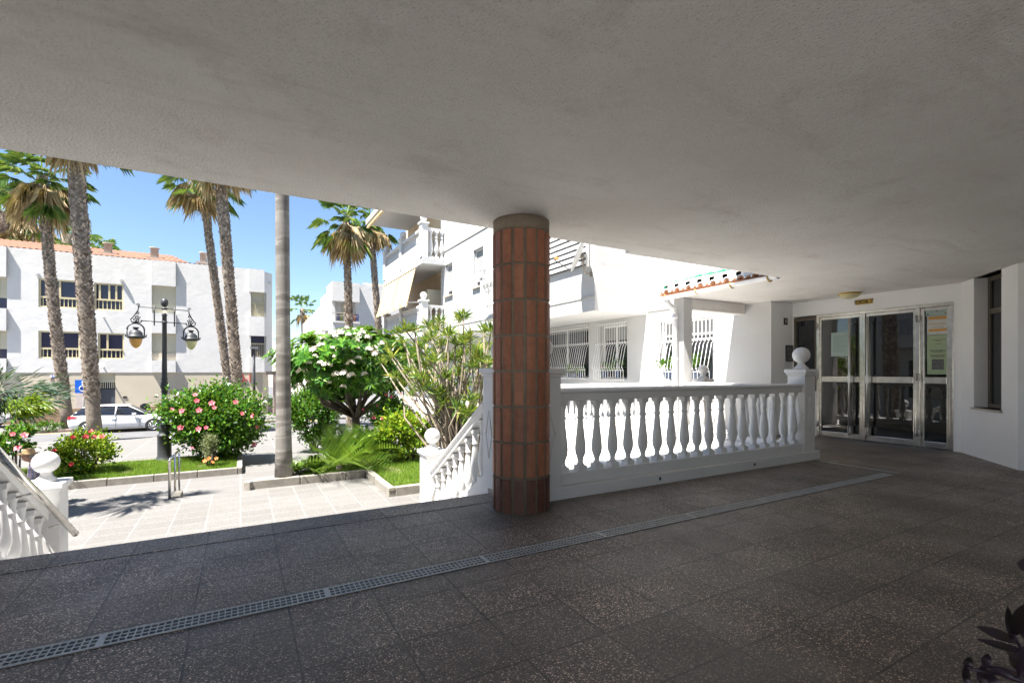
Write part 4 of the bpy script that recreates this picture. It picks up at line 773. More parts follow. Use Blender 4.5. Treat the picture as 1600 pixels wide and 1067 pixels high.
# dragon / dracaena with long bare stems
dt = thing('dracaena', 'tall multi stemmed dracaena with spiky yellow green rosettes behind the stair rail', 'plant', (3.7, 8.3, -1.1))
lm = MB(); sm_ = MB()
tips = [(596, 568), (608, 545), (622, 520), (632, 536), (648, 518), (640, 560), (655, 545), (668, 512), (675, 530), (688, 505), (690, 540), (700, 525), (724, 497), (712, 540), (735, 530), (742, 548), (756, 520), (762, 545), (720, 560), (700, 565), (680, 565), (664, 575), (650, 590), (672, 598), (695, 590), (716, 585), (738, 575), (760, 575), (705, 610), (728, 605), (748, 600), (684, 615), (660, 610), (695, 630), (715, 640), (740, 625), (618, 590), (630, 605), (765, 600), (730, 650), (690, 650), (750, 560), (640, 580), (612, 560)]
L3 = 0
tips = tips + [(px + random.uniform(-16, 16), py + random.uniform(-8, 30)) for px, py in tips if px > 640]
for i, (px, py) in enumerate(tips):
    d_ = 9.2 + random.uniform(-.8, .8); T = atd(px, py, d_); T.x = min(T.x, 4.4); b0 = V((3.62 + random.uniform(-.3, .3), 8.35 + random.uniform(-.3, .4), -1.1)); k1 = V((b0.x + (T.x - b0.x) * .25 + random.uniform(-.12, .12), b0.y + (T.y - b0.y) * .25, b0.z + (T.z - b0.z) * random.uniform(.4, .6))); k2 = V(T).lerp(k1, .35) + V((random.uniform(-.14, .14), random.uniform(-.1, .1), random.uniform(-.24, .04)))
    sm_.tube([b0, k1, k2, T], [.028, .022, .018, .013], 6)
    n = 40; ax = (V(T) - k2).normalized() * .6 + V((0, 0, .5)); D = rdir(n) * .95 + np.array(ax) * .75; leaves(lm, np.repeat(np.array([T]), n, 0) + rng.normal(size=(n, 3)) * .015, D, rdir(n) + np.array([0, 0, 1]), (.23 if px > 650 else .19) * (.7 + .6 * rng.random(n)), .021, 0, .2, .12)
lm.build('leaf_rosettes', M['drac'], dt); sm_.build('stems', mat('greyish_dracaena_stem', (.23, .19, .145), .85, .3, 20, 60, .5, .006), dt)
# cycads / young date palms
def cycad(label, base, h, n=22, L=1.0, lean=0, seg=15):
    t = thing('young_date_palm', label, 'plant', base, 0, 'young date palms'); m = MB(); b = V(base)
    for k in range(n):
        a = k * 2.4 + random.random() * .4; el = R(random.uniform(18, 88)); D = V((math.cos(a) * math.cos(el), math.sin(a) * math.cos(el), math.sin(el))); sd_ = D.cross(V((0, 0, 1))).normalized(); up = sd_.cross(D); LL = L * random.uniform(.75, 1.1); pp = None
        for s_ in range(seg):
            f = .12 + .88 * s_ / seg; p = b + V((0, 0, h)) + D * LL * f + V((0, 0, -.42 * LL * f * f)); tl = LL * .24 * math.sin(min(1, f * 1.1) * math.pi * .9 + .15) + .03
            if pp: m.add([pp - up * .006, pp + up * .006, p + up * .004, p - up * .004], [(0, 1, 2, 3)])
            pp = p
            for sg in (-1, 1): e = p + sd_ * sg * tl + D * tl * .75 + up * tl * .2; m.add([p - D * .006, p + D * .03 + sd_ * sg * tl * .3, e, p - D * .002 + sd_ * sg * tl * .35], [(0, 1, 2, 3)])
    m.build('fronds', M['cyc'], t); m = MB(); m.tube([b, b + V((0, 0, h + .05))], [.09, .05], 8); m.build('stump', M['bark'], t)
for lab, px, d_, h, L, n in (('largest arching young date palm at the front of the right bed', 530, 11.6, .10, 1.55, 34), ('young date palm behind the largest one under the plumeria', 568, 12.4, .15, 1.45, 28), ('small date palm seedling beside the smooth palm trunk', 462, 11.4, .05, .42, 14), ('small date palm seedling in the bed between the trunk and the largest palm', 492, 11.3, .08, .55, 16), ('young date palm nearest the lime green bush', 590, 12.6, .08, 1.1, 22)):
    q = atd(px, 745, d_); cycad(lab, (q.x, max(q.y, 11.95 if px < 560 else 10), -1.1), h, n, L)
# spiky tree at left edge
t = thing('spiky_tree', 'bluish spiky tree with drooping yellow green branch at the left edge', 'tree', (-5.6, 16.6, LZ)); m = MB(); c = atd(-5, 612, 12.3)
n = 2400; P, out = bush_pts(c, (.95, .9, .55), n, 24, .22, .5); leaves(m, P, out + rdir(n) * .4 + np.array([.2, -.1, -.15]), rdir(n), .34 * (.5 + rng.random(n)), .03, 0, .2, .05); m.build('leaves', M['yucca'], t)
m = MB(); c2 = atd(46, 632, 11.9); n = 1500; P, out = bush_pts(c2, (.34, .34, .2), n, 10, .3, .4); leaves(m, P, out * .5 + rdir(n) * .4 + np.array([.7, -.35, -.25]), rdir(n), .13 * (.5 + rng.random(n)), .02, 0, .2, .05); m.build('drooping_branch', M['lime'], t)
m = MB(); m.tube([(-5.6, 16.6, LZ), (-5.5, 16.5, -.4), tuple(c)], [.16, .12, .08], 8); m.tube([tuple(c), tuple(c2)], [.05, .01], 6); m.build('trunk', M['dwood'], t)
# purple plant bottom right, standing in a pot on the terrace
pc = atd(1700, 1150, 1.35); t = thing('purple_plant', 'dark purple trailing plant in the bottom right corner', 'plant', (pc.x, pc.y, 0))
def on_floor_dir(px, py, d): return atd(px, py, d)
m = MB(); lf = MB()
def strip(px0, py0, px1, py1, d0, d1, w_=.03):
    a, b = atd(px0, py0, d0), atd(px1, py1, d1); D = (b - a); L_ = D.length; D.normalize(); vw = (a - V((0, 0, CAMZ))).normalized(); s_ = D.cross(vw).normalized(); K = 6; Pv = []
    for i in range(K + 1): f = i / K; wv = w_ * math.sin(math.pi * (f * .9 + .1)) ** .8 * (1 if f < 1 else 0); p = a + D * L_ * f + vw * (.02 * math.sin(f * 3)); Pv += [p - s_ * wv * .5 + vw * .006, p, p + s_ * wv * .5 + vw * .006]
    F = []
    for i in range(K): j = i * 3; F += [(j, j + 1, j + 4, j + 3), (j + 1, j + 2, j + 5, j + 4)]
    lf.add(Pv, F, 0, True)
for s4 in ((1590, 1002, 1523, 977, 1.15, 1.0, .022), (1600, 1018, 1524, 997, 1.12, 1.05, .017), (1583, 1000, 1574, 946, 1.1, 1.1, .017), (1585, 990, 1604, 940, 1.1, 1.02, .026), (1600, 1030, 1571, 1018, 1.1, 1.05, .014), (1510, 1045, 1517, 1025, 1.0, 1.0, .016), (1509, 1040, 1511, 1075, 1.0, 1.0, .014), (1538, 1040, 1545, 1020, 1.02, 1.02, .016), (1537, 1040, 1534, 1075, 1.02, 1.02, .02), (1598, 1050, 1576, 1022, 1.05, 1.0, .018), (1606, 1000, 1597, 975, 1.1, 1.1, .02), (1610, 885, 1589, 879, 1.15, 1.1, .03), (1600, 1065, 1545, 1042, 1.0, 1.0, .014), (1555, 1075, 1548, 1050, 1.0, 1.0, .02), (1620, 1000, 1590, 1060, 1.05, 1.0, .03)): strip(*s4)
lf.build('leaves', M['purple'], t)
for a_, b_, c_ in (((1625, 1075, 1.2), (1560, 1052, 1.05), (1512, 1044, 1.0)), ((1625, 1060, 1.2), (1570, 1045, 1.08), (1540, 1040, 1.02)), ((1640, 1080, 1.25), (1600, 1020, 1.12), (1583, 990, 1.1)), ((1645, 1080, 1.25), (1625, 960, 1.18), (1610, 885, 1.15))): m.tube([atd(*a_), atd(*b_), atd(*c_)], [.006, .004, .003], 6)
for q_ in ((1625, 1075, 1.2), (1640, 1080, 1.25), (1645, 1080, 1.25), (1625, 1060, 1.2)): m.tube([(pc.x, pc.y, pc.z - .03), V(atd(*q_)).lerp(pc, .5) + V((0, 0, .04)), atd(*q_)], .006, 6)
m.build('stems', M['purple'], t)
m = MB(); m.lathe([(.11, -.0), (.17, pc.z - .05), (.19, pc.z), (.17, pc.z), (.15, pc.z - .04)], (pc.x, pc.y, 0), 20)
m.build('pot', M['rooftile'], t)
# window pots
def potplant(label, p, s=.11, fl=None):
    t = thing('potted_plant', label, 'potted plant', tuple(p), 0, 'pots behind the window grilles'); m = MB(); m.lathe([(s * .7, 0), (s, s * 1.7), (s * 1.08, s * 1.75), (s * .9, s * 1.7)], p, 12); m.build('pot', M['pot'], t)
    m = MB(); n = 160; P, out = bush_pts(V(p) + V((0, 0, s * 2.9)), (s * 1.3, s * 1.3, s * 1.1), n, 8, .3, .4); leaves(m, P, out + rdir(n) * .5, out + rdir(n), .07, .05); m.build('leaves', M['hib'], t)
    if fl:
        for k in range(2): inst('flower', FP, t, V((-.1, .05 * k, s * 2.6 + .05 * k)), 0, .8)
yy = lambda px: WX / kx(px)
for lab, px in (('leftmost small pot behind the wide window grille', 893), ('middle small pot behind the wide window grille', 899), ('rightmost small pot behind the wide window grille', 910)): potplant(lab, (WX - .06, yy(px), 1.10), .09)
potplant('blue pot with a pink flower behind the second window grille', (WX - .06, yy(947), 1.12), .11, True); potplant('blue pot at the right of the second window grille', (WX - .06, yy(967), 1.12), .11)
potplant('leafy pot left of the downpipe behind the sunlit window grille', (WX - .08, 8.6, 1.1), .13); potplant('blue pot right of the post behind the sunlit window grille', (WX - .08, 7.75, 1.1), .13)
# ================================================================ street lamp
lp = atd(257, 722, 15.4); LX, LY = lp.x, lp.y; sl_ = thing('street_lamp', 'ornate grey cast iron street lamp with two hanging lanterns on the lawn', 'street lamp', (LX, LY, -1.5))
z = lambda py: CAMZ + (HY - py) / FOC * 15.4
m = MB(); m.lathe([(.27, -.1), (.27, -.03), (.235, 0), (.21, .08), (.19, .14), (.19, .72), (.21, .75), (.18, .80), (.14, .84), (.15, .9), (.17, 1.0), (.165, 1.1), (.12, 1.17), (.14, 1.22), (.14, 1.28), (.09, 1.33)], (LX, LY, -1.5), 24); m.build('base', M['iron'], sl_)
m = MB(); z0 = -1.5; m.lathe([(.085, 1.3), (.078, 2.1), (.078, 2.12), (.10, 2.15), (.08, 2.2), (.115, 2.3), (.10, 2.42), (.075, 2.5), (.09, 2.55), (.075, 2.6), (.068, 3.2), (.062, 4.55), (.085, 4.58), (.05, 4.62), (.06, 4.65)], (LX, LY, z0), 18)
m.sphere((LX, LY, z(473)), .105, 16, 0, (1, 1, 1.35)); m.build('pole', M['iron'], sl_)
aw_ = V((.93, .37, 0)).normalized()  # the arms run along this direction
def lpnt(s, zz): return V((LX, LY, zz)) + aw_ * s
m = MB(); zt1, zb1 = z(482.5), z(503.5); m.tube([lpnt(-.68, zt1 + .0), lpnt(.68, zt1)], .012, 6); m.tube([lpnt(-.62, zb1), lpnt(.62, zb1)], .014, 6)
for s in (-.27, .27): m.tube([lpnt(s, zt1 + .09), lpnt(s, zb1 - .12)], .018, 6)
m.lathe([(.07, -.03), (.09, 0), (.07, .03)], (LX, LY, zb1), 12); m.lathe([(.07, -.03), (.09, 0), (.07, .03)], (LX, LY, zt1), 12)
def scroll(cx_, cz_, r0_, turns, sg, ph=0): return [lpnt(cx_ + sg * math.cos(ph + a) * r0_ * (1 - a / (turns * 6.9)), cz_ + math.sin(ph + a) * r0_ * (1 - a / (turns * 6.9))) for a in [turns * 2 * math.pi * i / 16 for i in range(17)]]
for sg in (-1, 1):
    m.tube([lpnt(sg * .66, zt1 + .04), lpnt(sg * .69, zt1 - .12), lpnt(sg * .80, zt1 - .32), lpnt(sg * .87, zb1 + .02), lpnt(sg * .84, zb1 - .06), lpnt(sg * .62, zb1 - .06), lpnt(sg * .58, zb1 + .02)], .018, 6)
    m.tube(scroll(sg * .68, zt1 + .05, .05, 1.2, sg), .013, 5); m.tube(scroll(sg * .70, zt1 - .2, .05, 1.3, sg, 1), .013, 5); m.tube(scroll(sg * .70, zb1 + .11, .07, 1.4, sg, 3), .014, 5); m.tube(scroll(sg * .72, zb1 - .0, .08, 1.6, sg, 0), .016, 5)
m.build('cross_arm', M['iron'], sl_)
for sg, gm, lb in ((-1, 'amber', 'lantern with amber glass'), (1, 'milky', 'lantern with pale yellow glass')):
    ce = lpnt(sg * .74, zb1 - .07); m = MB(); rr = .215
    m.tube([ce + aw_ * (rr * math.sin(a)) + V((0, 0, -.22 + .20 * math.cos(a))) for a in [math.pi * (-.5 + i / 12) for i in range(13)]], .022, 6)
    for q in (-1, 1): m.tube([ce + aw_ * rr * q + V((0, 0, -.22)), ce + aw_ * rr * 1.0 * q + V((0, 0, -.42)), ce + aw_ * rr * 1.15 * q + V((0, 0, -.44)), ce + aw_ * rr * 1.25 * q + V((0, 0, -.36))], .018, 6)
    m.tube([ce, ce + V((0, 0, .08))], .03, 6); lt = m.build('lantern', M['iron'], sl_, label=lb)
    m = MB(); bz = ce.z - .47; m.lathe([(.17, -.02), (.22, 0), (.235, .05), (.20, .07), (.175, .10), (.17, .16), (.12, .22), (.06, .25), (.05, .27), (.08, .32), (.09, .33)], (ce.x, ce.y, bz), 20); m.build('hood', M['iron'], lt)
    m = MB(); m.lathe([(.165, -.02), (.165, -.06), (.145, -.15), (.11, -.23), (.06, -.29), (.01, -.315)], (ce.x, ce.y, bz), 20)
    m.m = [0] * len(m.m); m.build('globe', M[gm], lt)
# ramp handrail at the little steps
hr = thing('handrail', 'short stainless steel handrail at the low plaza steps', 'handrail', (-1.2, 11.7, GZ)); A0 = atd(265, 780, 9.6); A0.z = GZ; m = MB(); t0 = atd(265, 718, 9.6); t1 = atd(280, 703, 10.9)
m.tube([A0, t0 - V((0, 0, .03)), t0], .024, 8); m.tube([t0, t1], .022, 8)
for px, d_ in ((272, 10.3), (281, 10.9)): q = atd(px, 700, d_); f = (d_ - 9.6) / 1.3; tt = t0.lerp(t1, f); m.tube([(tt.x, tt.y, LZ), tt], .02, 8)
m.build('rail', M['steel'], hr); m = MB(); b0 = V((A0.x + .12, 11.75, 0)); m.add([(A0.x + .02, 11.76, GZ - .13), (A0.x + .16, 11.76, GZ - .13), (A0.x + .16, 12.55, LZ), (A0.x + .02, 12.55, LZ), (A0.x + .02, 11.76, GZ + .02), (A0.x + .16, 11.76, GZ + .02), (A0.x + .16, 12.4, GZ + .12 - .12), (A0.x + .02, 12.4, GZ)], [(0, 1, 2, 3), (4, 5, 6, 7), (0, 1, 5, 4), (1, 2, 6, 5), (2, 3, 7, 6), (3, 0, 4, 7)]); m.build('side_wall', M['concrete'], hr)
# ================================================================ opposite white building
FA = (V((0, 40, 0)), V((1, 0, 0)), V((0, -1, 0)))
ob = thing('long_white_building', 'long white two storey building over a cream ground floor across the street', 'building', (-15, 40, RZ))
xa = lambda px: 40 * kx(px); za = lambda px, py: onY(px, py, 40).z
XR = xa(413); XL = -48
def ho(px0, px1, py0, py1): a, b = xa(px0), xa(px1); pm = (px0 + px1) / 2; c, d = sorted((za(pm, py0), za(pm, py1))); return (a, b, c, d)
z1_, zr_ = 1.22, za(200, 403)
W = [ho(60, 125, 437, 481), ho(147, 193, 443, 485), ho(60, 125, 517.5, 560), ho(153, 194, 520.5, 561)]
bayx = (xa(237), xa(275)); lb = (-40, xa(12)); rb = (xa(389), XR)
zb = [z1_, z1_ + 0, ]
rec = [(bayx[0], bayx[1], za(256, 490), za(256, 447)), (bayx[0], bayx[1], za(256, 563), za(256, 521))]
lrec = [(xa(-8), xa(11), za(5, 482), za(5, 433)), (xa(-8), xa(11), za(5, 560), za(5, 517))]
rrec = [(xa(392), xa(416), za(404, 495), za(404, 457)), (xa(392), xa(416), za(404, 558), za(404, 525))]
dr = (xa(153), xa(180), RZ + .1, za(167, 584))
m = MB(); ext = [(XL + 2 + 3.4 * i, XL + 4.3 + 3.4 * i, zz, zz + 1.4) for i in range(7) for zz in (2.2, 5.3)]
m.wall(FA, XL, XR, z1_, zr_, W + rec + lrec + rrec + ext, .28)
m.add([(XL, 40, z1_), (XR, 40, z1_), (XR, 40.3, z1_), (XL, 40.3, z1_)], [(0, 1, 2, 3)])
m.add([(XR, 40, z1_), (XR + .55, 40.7, z1_), (XR + .55, 40.7, zr_ - .1), (XR, 40, zr_ - .1)], [(0, 1, 2, 3)])
m.add([(XR + .55, 40.7, z1_), (XR + .55, 66, z1_), (XR + .55, 66, zr_ - .6), (XR + .55, 40.7, zr_ - .1)], [(0, 1, 2, 3)])
for q in (0, 1):   # projecting parapets above and below the recessed shutters
    pass
pj = .19
def block(a, b, c, d): m.box(a, b, 40 - pj, 39.995, c, d)
for (a, b), rc in ((bayx, rec), ((xa(-10), xa(11.5)), lrec), (rb, rrec)):
    block(a - (.0), b, rc[0][3], zr_ - .01); block(a, b, rc[1][3], rc[0][2]); block(a, b, z1_ + .005, rc[1][2])
    if b != XR: continue
m.build('upper_wall', M['facade'], ob)
m = MB(); FA2 = (V((0, 40.03, 0)), V((1, 0, 0)), V((0, -1, 0))); m.wall(FA2, XL, XR - .1, RZ, z1_, [dr], .3); m.add([(XR - .1, 40.03, RZ), (XR + .3, 41, RZ), (XR + .3, 66, RZ), (XR + .3, 66, z1_), (XR + .3, 41, z1_), (XR - .1, 40.03, z1_)], [(0, 1, 4, 5), (1, 2, 3, 4)]); m.build('ground_floor_wall', M['cream'], ob)
m = MB(); m.box(XL, dr[0], 39.98, 40.025, RZ, RZ + .95); m.box(dr[1], xa(300), 39.98, 40.025, RZ, RZ + .95); m.build('brick_base', M['brick'], ob)
m = MB(); m.box(XL, XR + .5, 40.3, 66, zr_ - .9, zr_ - .8); m.add([(XL, 40, zr_), (XR, 40, zr_), (XR, 40.25, zr_), (XL, 40.25, zr_)], [(0, 1, 2, 3)]); m.add([(XL, 40.25, zr_), (XR, 40.25, zr_), (XR, 40.25, zr_ - .9), (XL, 40.25, zr_ - .9)], [(0, 1, 2, 3)]); m.build('parapet_top', M['facade'], ob)
# tiled roof
m = MB(); xr1 = xa(338); y0, y1, zz0, zz1 = 40.15, 44.2, zr_ + .02, zr_ + 1.22; x = XL; n = int((xr1 - XL) / .28)
rows = []
for i in range(n * 4 + 1):
    x = XL + i * .07; cl_ = max(0, 1 - max(0, x - (xr1 - 3)) / 3); hgt = abs(math.sin((i / 4) * math.pi)) * .07; rows.append([(x, y0, zz0 + hgt), (x, (y0 + y1) / 2, zz0 + (zz1 - zz0) * .5 * cl_ + hgt), (x, y1, zz0 + (zz1 - zz0) * cl_ + hgt), (x, y1 + 3, zz0 - .5)])
m.loft(rows, 0, True, False, False); rf = m.build('roof', M['farroof'], ob)
for px, zz in ((118, .75), (160, .45), (236, .8), (316, .55)):
    X = xa(px); m = MB(); m.box(X - .45, X + .45, 41.2, 41.9, zr_, zr_ + .45); m.lathe([(.24, 0), (.22, .15), (.24, .16), (.22, .35), (.24, .36), (.22, .6), (.3, .62), (.3, .68), (.05, .7)], (X, 41.5, zr_ + .45), 14); m.build('chimney', [M['white'], M['concrete']][0] if 0 else mat('chimney_render', (.38, .35, .32), .9), rf)
def awin(h, cols, split, curt=True):
    a, b, c, d = h; m = MB(); e = .09; zs = c + (d - c) * split
    us = [a + (b - a) * q for q in cols]
    for q in ((a, a + e, c, d), (b - e, b, c, d), (a + e, b - e, c, c + e), (a + e, b - e, d - e, d), (a + e, b - e, zs, zs + .11)): m.fbox(FA, q[0], q[1], -.16, -.06, q[2], q[3])
    for u in us: m.fbox(FA, u - .05, u + .05, -.15, -.07, zs + .11, d - e)
    k = int((b - a) / .19)
    for i in range(1, k): u = a + (b - a) * i / k; m.fbox(FA, u - .022, u + .022, -.13, -.09, c + e, zs)
    w_ = m.build('window', M['beigeframe'], ob); m = MB(); m.fbox(FA, a + e, b - e, -.2, -.17, c + e, d - e); m.build('pane', M['glassb'], w_)
awin(W[0], (.5,), .33); awin(W[1], (.18, .5, .74), .36); awin(W[2], (.5,), .33); awin(W[3], (.35,), .33)
for h in rec + lrec[:0]:
    a, b, c, d = h; m = MB(); m.fbox(FA, a, b, -.22, -.2, c, d); m.build('shutter', M['shutter'], ob)
a, b, c, d = rec[1]; m = MB(); m.fbox(FA, a, b, -.19, -.12, c, c + .5); m.build('window_ledge', M['cream'], ob)
for h in lrec: m = MB(); m.fbox(FA, h[0], h[1], -.24, -.2, h[2] + (h[3] - h[2]) * .35, h[3]); m.build('shutter', M['shutter'], ob); m = MB(); m.fbox(FA, h[0], h[1], -.26, -.22, h[2], h[2] + (h[3] - h[2]) * .35); m.build('pane', M['glassb'], ob)
for i, h in enumerate(rrec):
    a, b, c, d = h; m = MB(); m.fbox(FA, a, b, -.26, -.22, c, d); m.build('pane', M['glassb'] if i else M['shutter'], ob)
    m = MB(); m.fbox(FA, a, b, -.12, -.07, c + .95, c + 1.02); [m.fbox(FA, a + q * .13, a + q * .13 + .03, -.11, -.08, c, c + .95) for q in range(int((b - a) / .13))]; m.fbox(FA, b - .1, b, -.2, -.1, c, d); m.build('railing', M['beigeframe'], ob)
for h in ext: m = MB(); m.fbox(FA, h[0], h[1], -.26, -.22, h[2], h[3]); m.build('shutter', M['shutter'], ob)
a, b, c, d = dr; m = MB(); m.fbox(FA2, a, b, -.25, -.2, c, c + 2.05); m.build('door', mat('slate_blue_door', (.055, .065, .085), .5), ob)
m = MB(); m.fbox(FA2, a, b, -.28, -.25, c + 2.05, d); zz = (c + 2.05 + (d - c - 2.05) * .45); dp = m.build('transom', M['glassd'], ob); m = MB(); m.fbox(FA2, a, b, -.24, -.2, zz + .1, d); [m.fbox(FA2, a + (b - a) * q / 8 - .02, a + (b - a) * q / 8 + .02, -.235, -.18, c + 2.1, d) for q in range(9)]; m.fbox(FA2, a, b, -.23, -.17, zz, zz + .1); m.build('grille', M['shutter'], dp)
m = MB(); q = ho(118, 140, 613, 643); m.fbox(FA2, q[0], q[1], -.02, .03, RZ + .12, RZ + 2.3); m.build('garage_door', mat('pale_pink_slats', (.5, .43, .4), .7), ob)
m = MB(); m.fbox(FA2, xa(192), xa(198), 0, .03, za(195, 622), za(195, 619)); m.build('vent', M['black'], ob)
m = MB(); m.fbox(FA2, xa(79), xa(88), 0, .04, za(83, 595), za(83, 590)); pq = m.build('plaque', M['redpave'], ob); m = MB(); m.fbox(FA2, xa(79), xa(88), 0, .04, za(83, 590) + .01, za(83, 586)); text('23', .2, M['blue'], 'number', m.build('number_tile', M['signwhite'], ob), (xa(83.5), 39.984, za(83, 588)), (R(90), 0, 0))
for px in (160, 160): pass
for px, py in ((161, 495), (161, 573)): p = onY(px, py, 39.9); m = MB(); m.tube([(p.x, 40.02, p.z), (p.x, 39.65, p.z - .04)], .05, 8); m.build('spout', M['white2'], ob)
for px, py in ((58, 428), (189, 437)): p = onY(px, py, 39.9); m = MB(); m.sphere((p.x, 39.9, p.z), .13, 10); m.build('wall_lamp', M['white2'], ob)
text('B 50-1', .80, M['redtext'], 'lettering', ob, (xa(394), 39.995, za(380, 592)), (R(90), 0, 0), .03, 'RIGHT', sx=.72)
# side doors on the chamfer and arcade on side street
m = MB(); [m.box(XR + .24, XR + .36, yy_, yy_ + 1.3, RZ, RZ + 2.7) for yy_ in (42, 45.5, 50)]; m.build('side_door', M['brownframe'], ob); m = MB(); m.box(XR + .50, XR + .60, 43.5, 45, 5.0, 6.4); m.box(XR + .50, XR + .60, 43.5, 45, 2.0, 3.4); m.build('side_window', M['shutter'], ob)
# right far white building
fb_ = thing('far_white_building', 'white corner building beyond the street palms, stepping down its side street', 'building', (6.3, 40, RZ)); XC = xa(518); ztop = za(545, 443)
r1 = ho(545, 582, 470, 497); r1 = (xa(524), xa(556), za(540, 503), za(540, 472)); m = MB(); m.wall(FA, XC, 30, RZ, ztop, [r1, (r1[0], r1[1], r1[2] - 3.1, r1[3] - 3.1)], .8)
m.box(XC, xa(560), 39.55, 39.995, r1[3], ztop + .004); m.box(XC, xa(560), 39.55, 39.995, r1[2] - 1.7, r1[2] - .14); m.box(XC, xa(560), 39.4, 39.995, r1[2] - .135, r1[2] - .02)
m.add([(XC, 40, RZ), (XC, 60, RZ), (XC, 60, ztop - 1.6), (XC, 46, ztop - 1.2), (XC, 46, ztop - .5), (XC, 42.5, ztop - .5), (XC, 42.5, ztop), (XC, 40, ztop)], [tuple(range(8))]); m.box(XC - .5, XC, 41.5, 43.2, 2, 3.2); m.box(XC - .5, XC, 41.5, 43.2, 4.6, 5.8); m.box(XC - .5, XC, 46.5, 48.5, 4.2, 5.4)
m.build('wall', M['facade'], fb_)
m = MB(); m.fbox(FA, r1[0], r1[1], -.78, -.7, r1[2], r1[3]); m.build('balcony_back', M['facade'], fb_); m = MB(); m.fbox(FA, r1[0] + .55, r1[0] + 1.3, -.7, -.66, r1[2], r1[3] - .1); m.build('shutter', M['shutter'], fb_)
m = MB(); [m.tube([(r1[0] + (r1[1] - r1[0]) * i / 16, 39.5, r1[2] - .02), (r1[0] + (r1[1] - r1[0]) * i / 16, 39.5, r1[2] + .62)], .018, 5) for i in range(17)]; m.tube([(XC, 39.5, r1[2] + .62), (r1[1], 39.5, r1[2] + .62)], .03, 6); bl = m.build('balcony_railing', M['concrete'], fb_)
for k, (px, mt_) in enumerate(((527, 'jersey'), (531, 'lime'), (539, 'jersey'), (543, 'jersey'), (552, 'redcloth'), (556, 'jersey'))):
    X = xa(px); m = MB(); m.box(X - .12, X + .12, 39.52, 39.55, r1[2] + .05, r1[2] + .6); o = m.build('laundry', M[mt_], org=(X, 39.53, r1[2] + .6)); tag(o, ['dark blue cloth hung at the left end of the far balcony railing', 'green cloth hung second from left on the far balcony railing', 'blue cloth hung just left of the palm trunk on the far balcony', 'blue cloth hung against the palm trunk on the far balcony', 'red cloth hung right of the palm trunk on the far balcony', 'dark blue cloth at the right end of the far balcony railing'][k], 'laundry', 'laundry on the far balcony')
m = MB(); m.loft([[(xa(583) + i * .07, 40.1, ztop + abs(math.sin(i / 4 * math.pi)) * .06), (xa(583) + i * .07, 44, ztop + .8 + abs(math.sin(i / 4 * math.pi)) * .06)] for i in range(200)], 0, True, False, False); m.build('roof', M['rooftile'], fb_)
# ================================================================ signs, small street furniture
ps = thing('parking_sign', 'blue disabled parking sign on a post between the left palm trunks', 'sign', (onY(131, 0, 36.6).x, 36.6, RZ + .12)); p0 = onY(118.5, 612, 36.6); p1 = onY(136, 595.5, 36.6); cx_, cz_, hw = (p0.x + p1.x) / 2 + .1, (p0.z + p1.z) / 2, .38
m = MB(); m.box(cx_ - hw, cx_ + hw, 36.55, 36.57, cz_ - hw, cz_ + hw); pn = m.build('panel', M['blue'], ps)
m = MB(); Y_ = 36.53; s = hw / 50
def sp_(x, z_): return (cx_ + x * s, Y_, cz_ + z_ * s)
m.tube([sp_(-5, 33), sp_(-5, 34)], .001, 4); m.sphere(sp_(-5, 32), 6.5 * s, 10); m.tube([sp_(-5, 22), sp_(-3, -5), sp_(16, -5), sp_(26, -30), sp_(34, -27)], 3.2 * s, 6); m.tube([sp_(-4, 10), sp_(14, 10)], 3 * s, 6); m.tube([sp_(-2 + 21 * math.cos(a), -16 + 21 * math.sin(a)) for a in [R(115 + i * 22) for i in range(11)]], 3 * s, 6); m.build('wheelchair_symbol', M['signwhite'], pn)
m = MB(); m.tube([(cx_, 36.6, RZ + .1), (cx_, 36.6, cz_ + hw)], .04, 8); m.build('post', M['grate'], ps)
q = onY(397, 545, 38.2); sp2 = thing('small_street_lamp', 'thin grey street light column by the corner of the long building', 'street lamp', (q.x, 38.2, RZ + .12)); m = MB(); m.tube([(q.x, 38.2, RZ + .1), (q.x, 38.2, q.z)], [.11, .07], 10); m.build('post', M['iron'], sp2);
m = MB(); m.box(q.x - .25, q.x + .25, 37.9, 38.3, q.z, q.z + .14); m.build('lamp_head', M['grate'], sp2)
pn_ = thing('street_post', 'reddish stone pillar with a brown beam at the side street corner', 'pillar', tuple(onY(430, 651, 38.8))); q = onY(430, 651, 38.8); m = MB(); m.box(q.x - .14, q.x + .14, 38.7, 39, RZ + .1, 1.05); m.build('pillar', mat('pinkish_stone', (.45, .34, .28), .8), pn_); m = MB(); m.box(q.x - .6, q.x + .6, 38.7, 38.95, 1.05, 1.3); m.build('beam', M['redpave'], pn_)
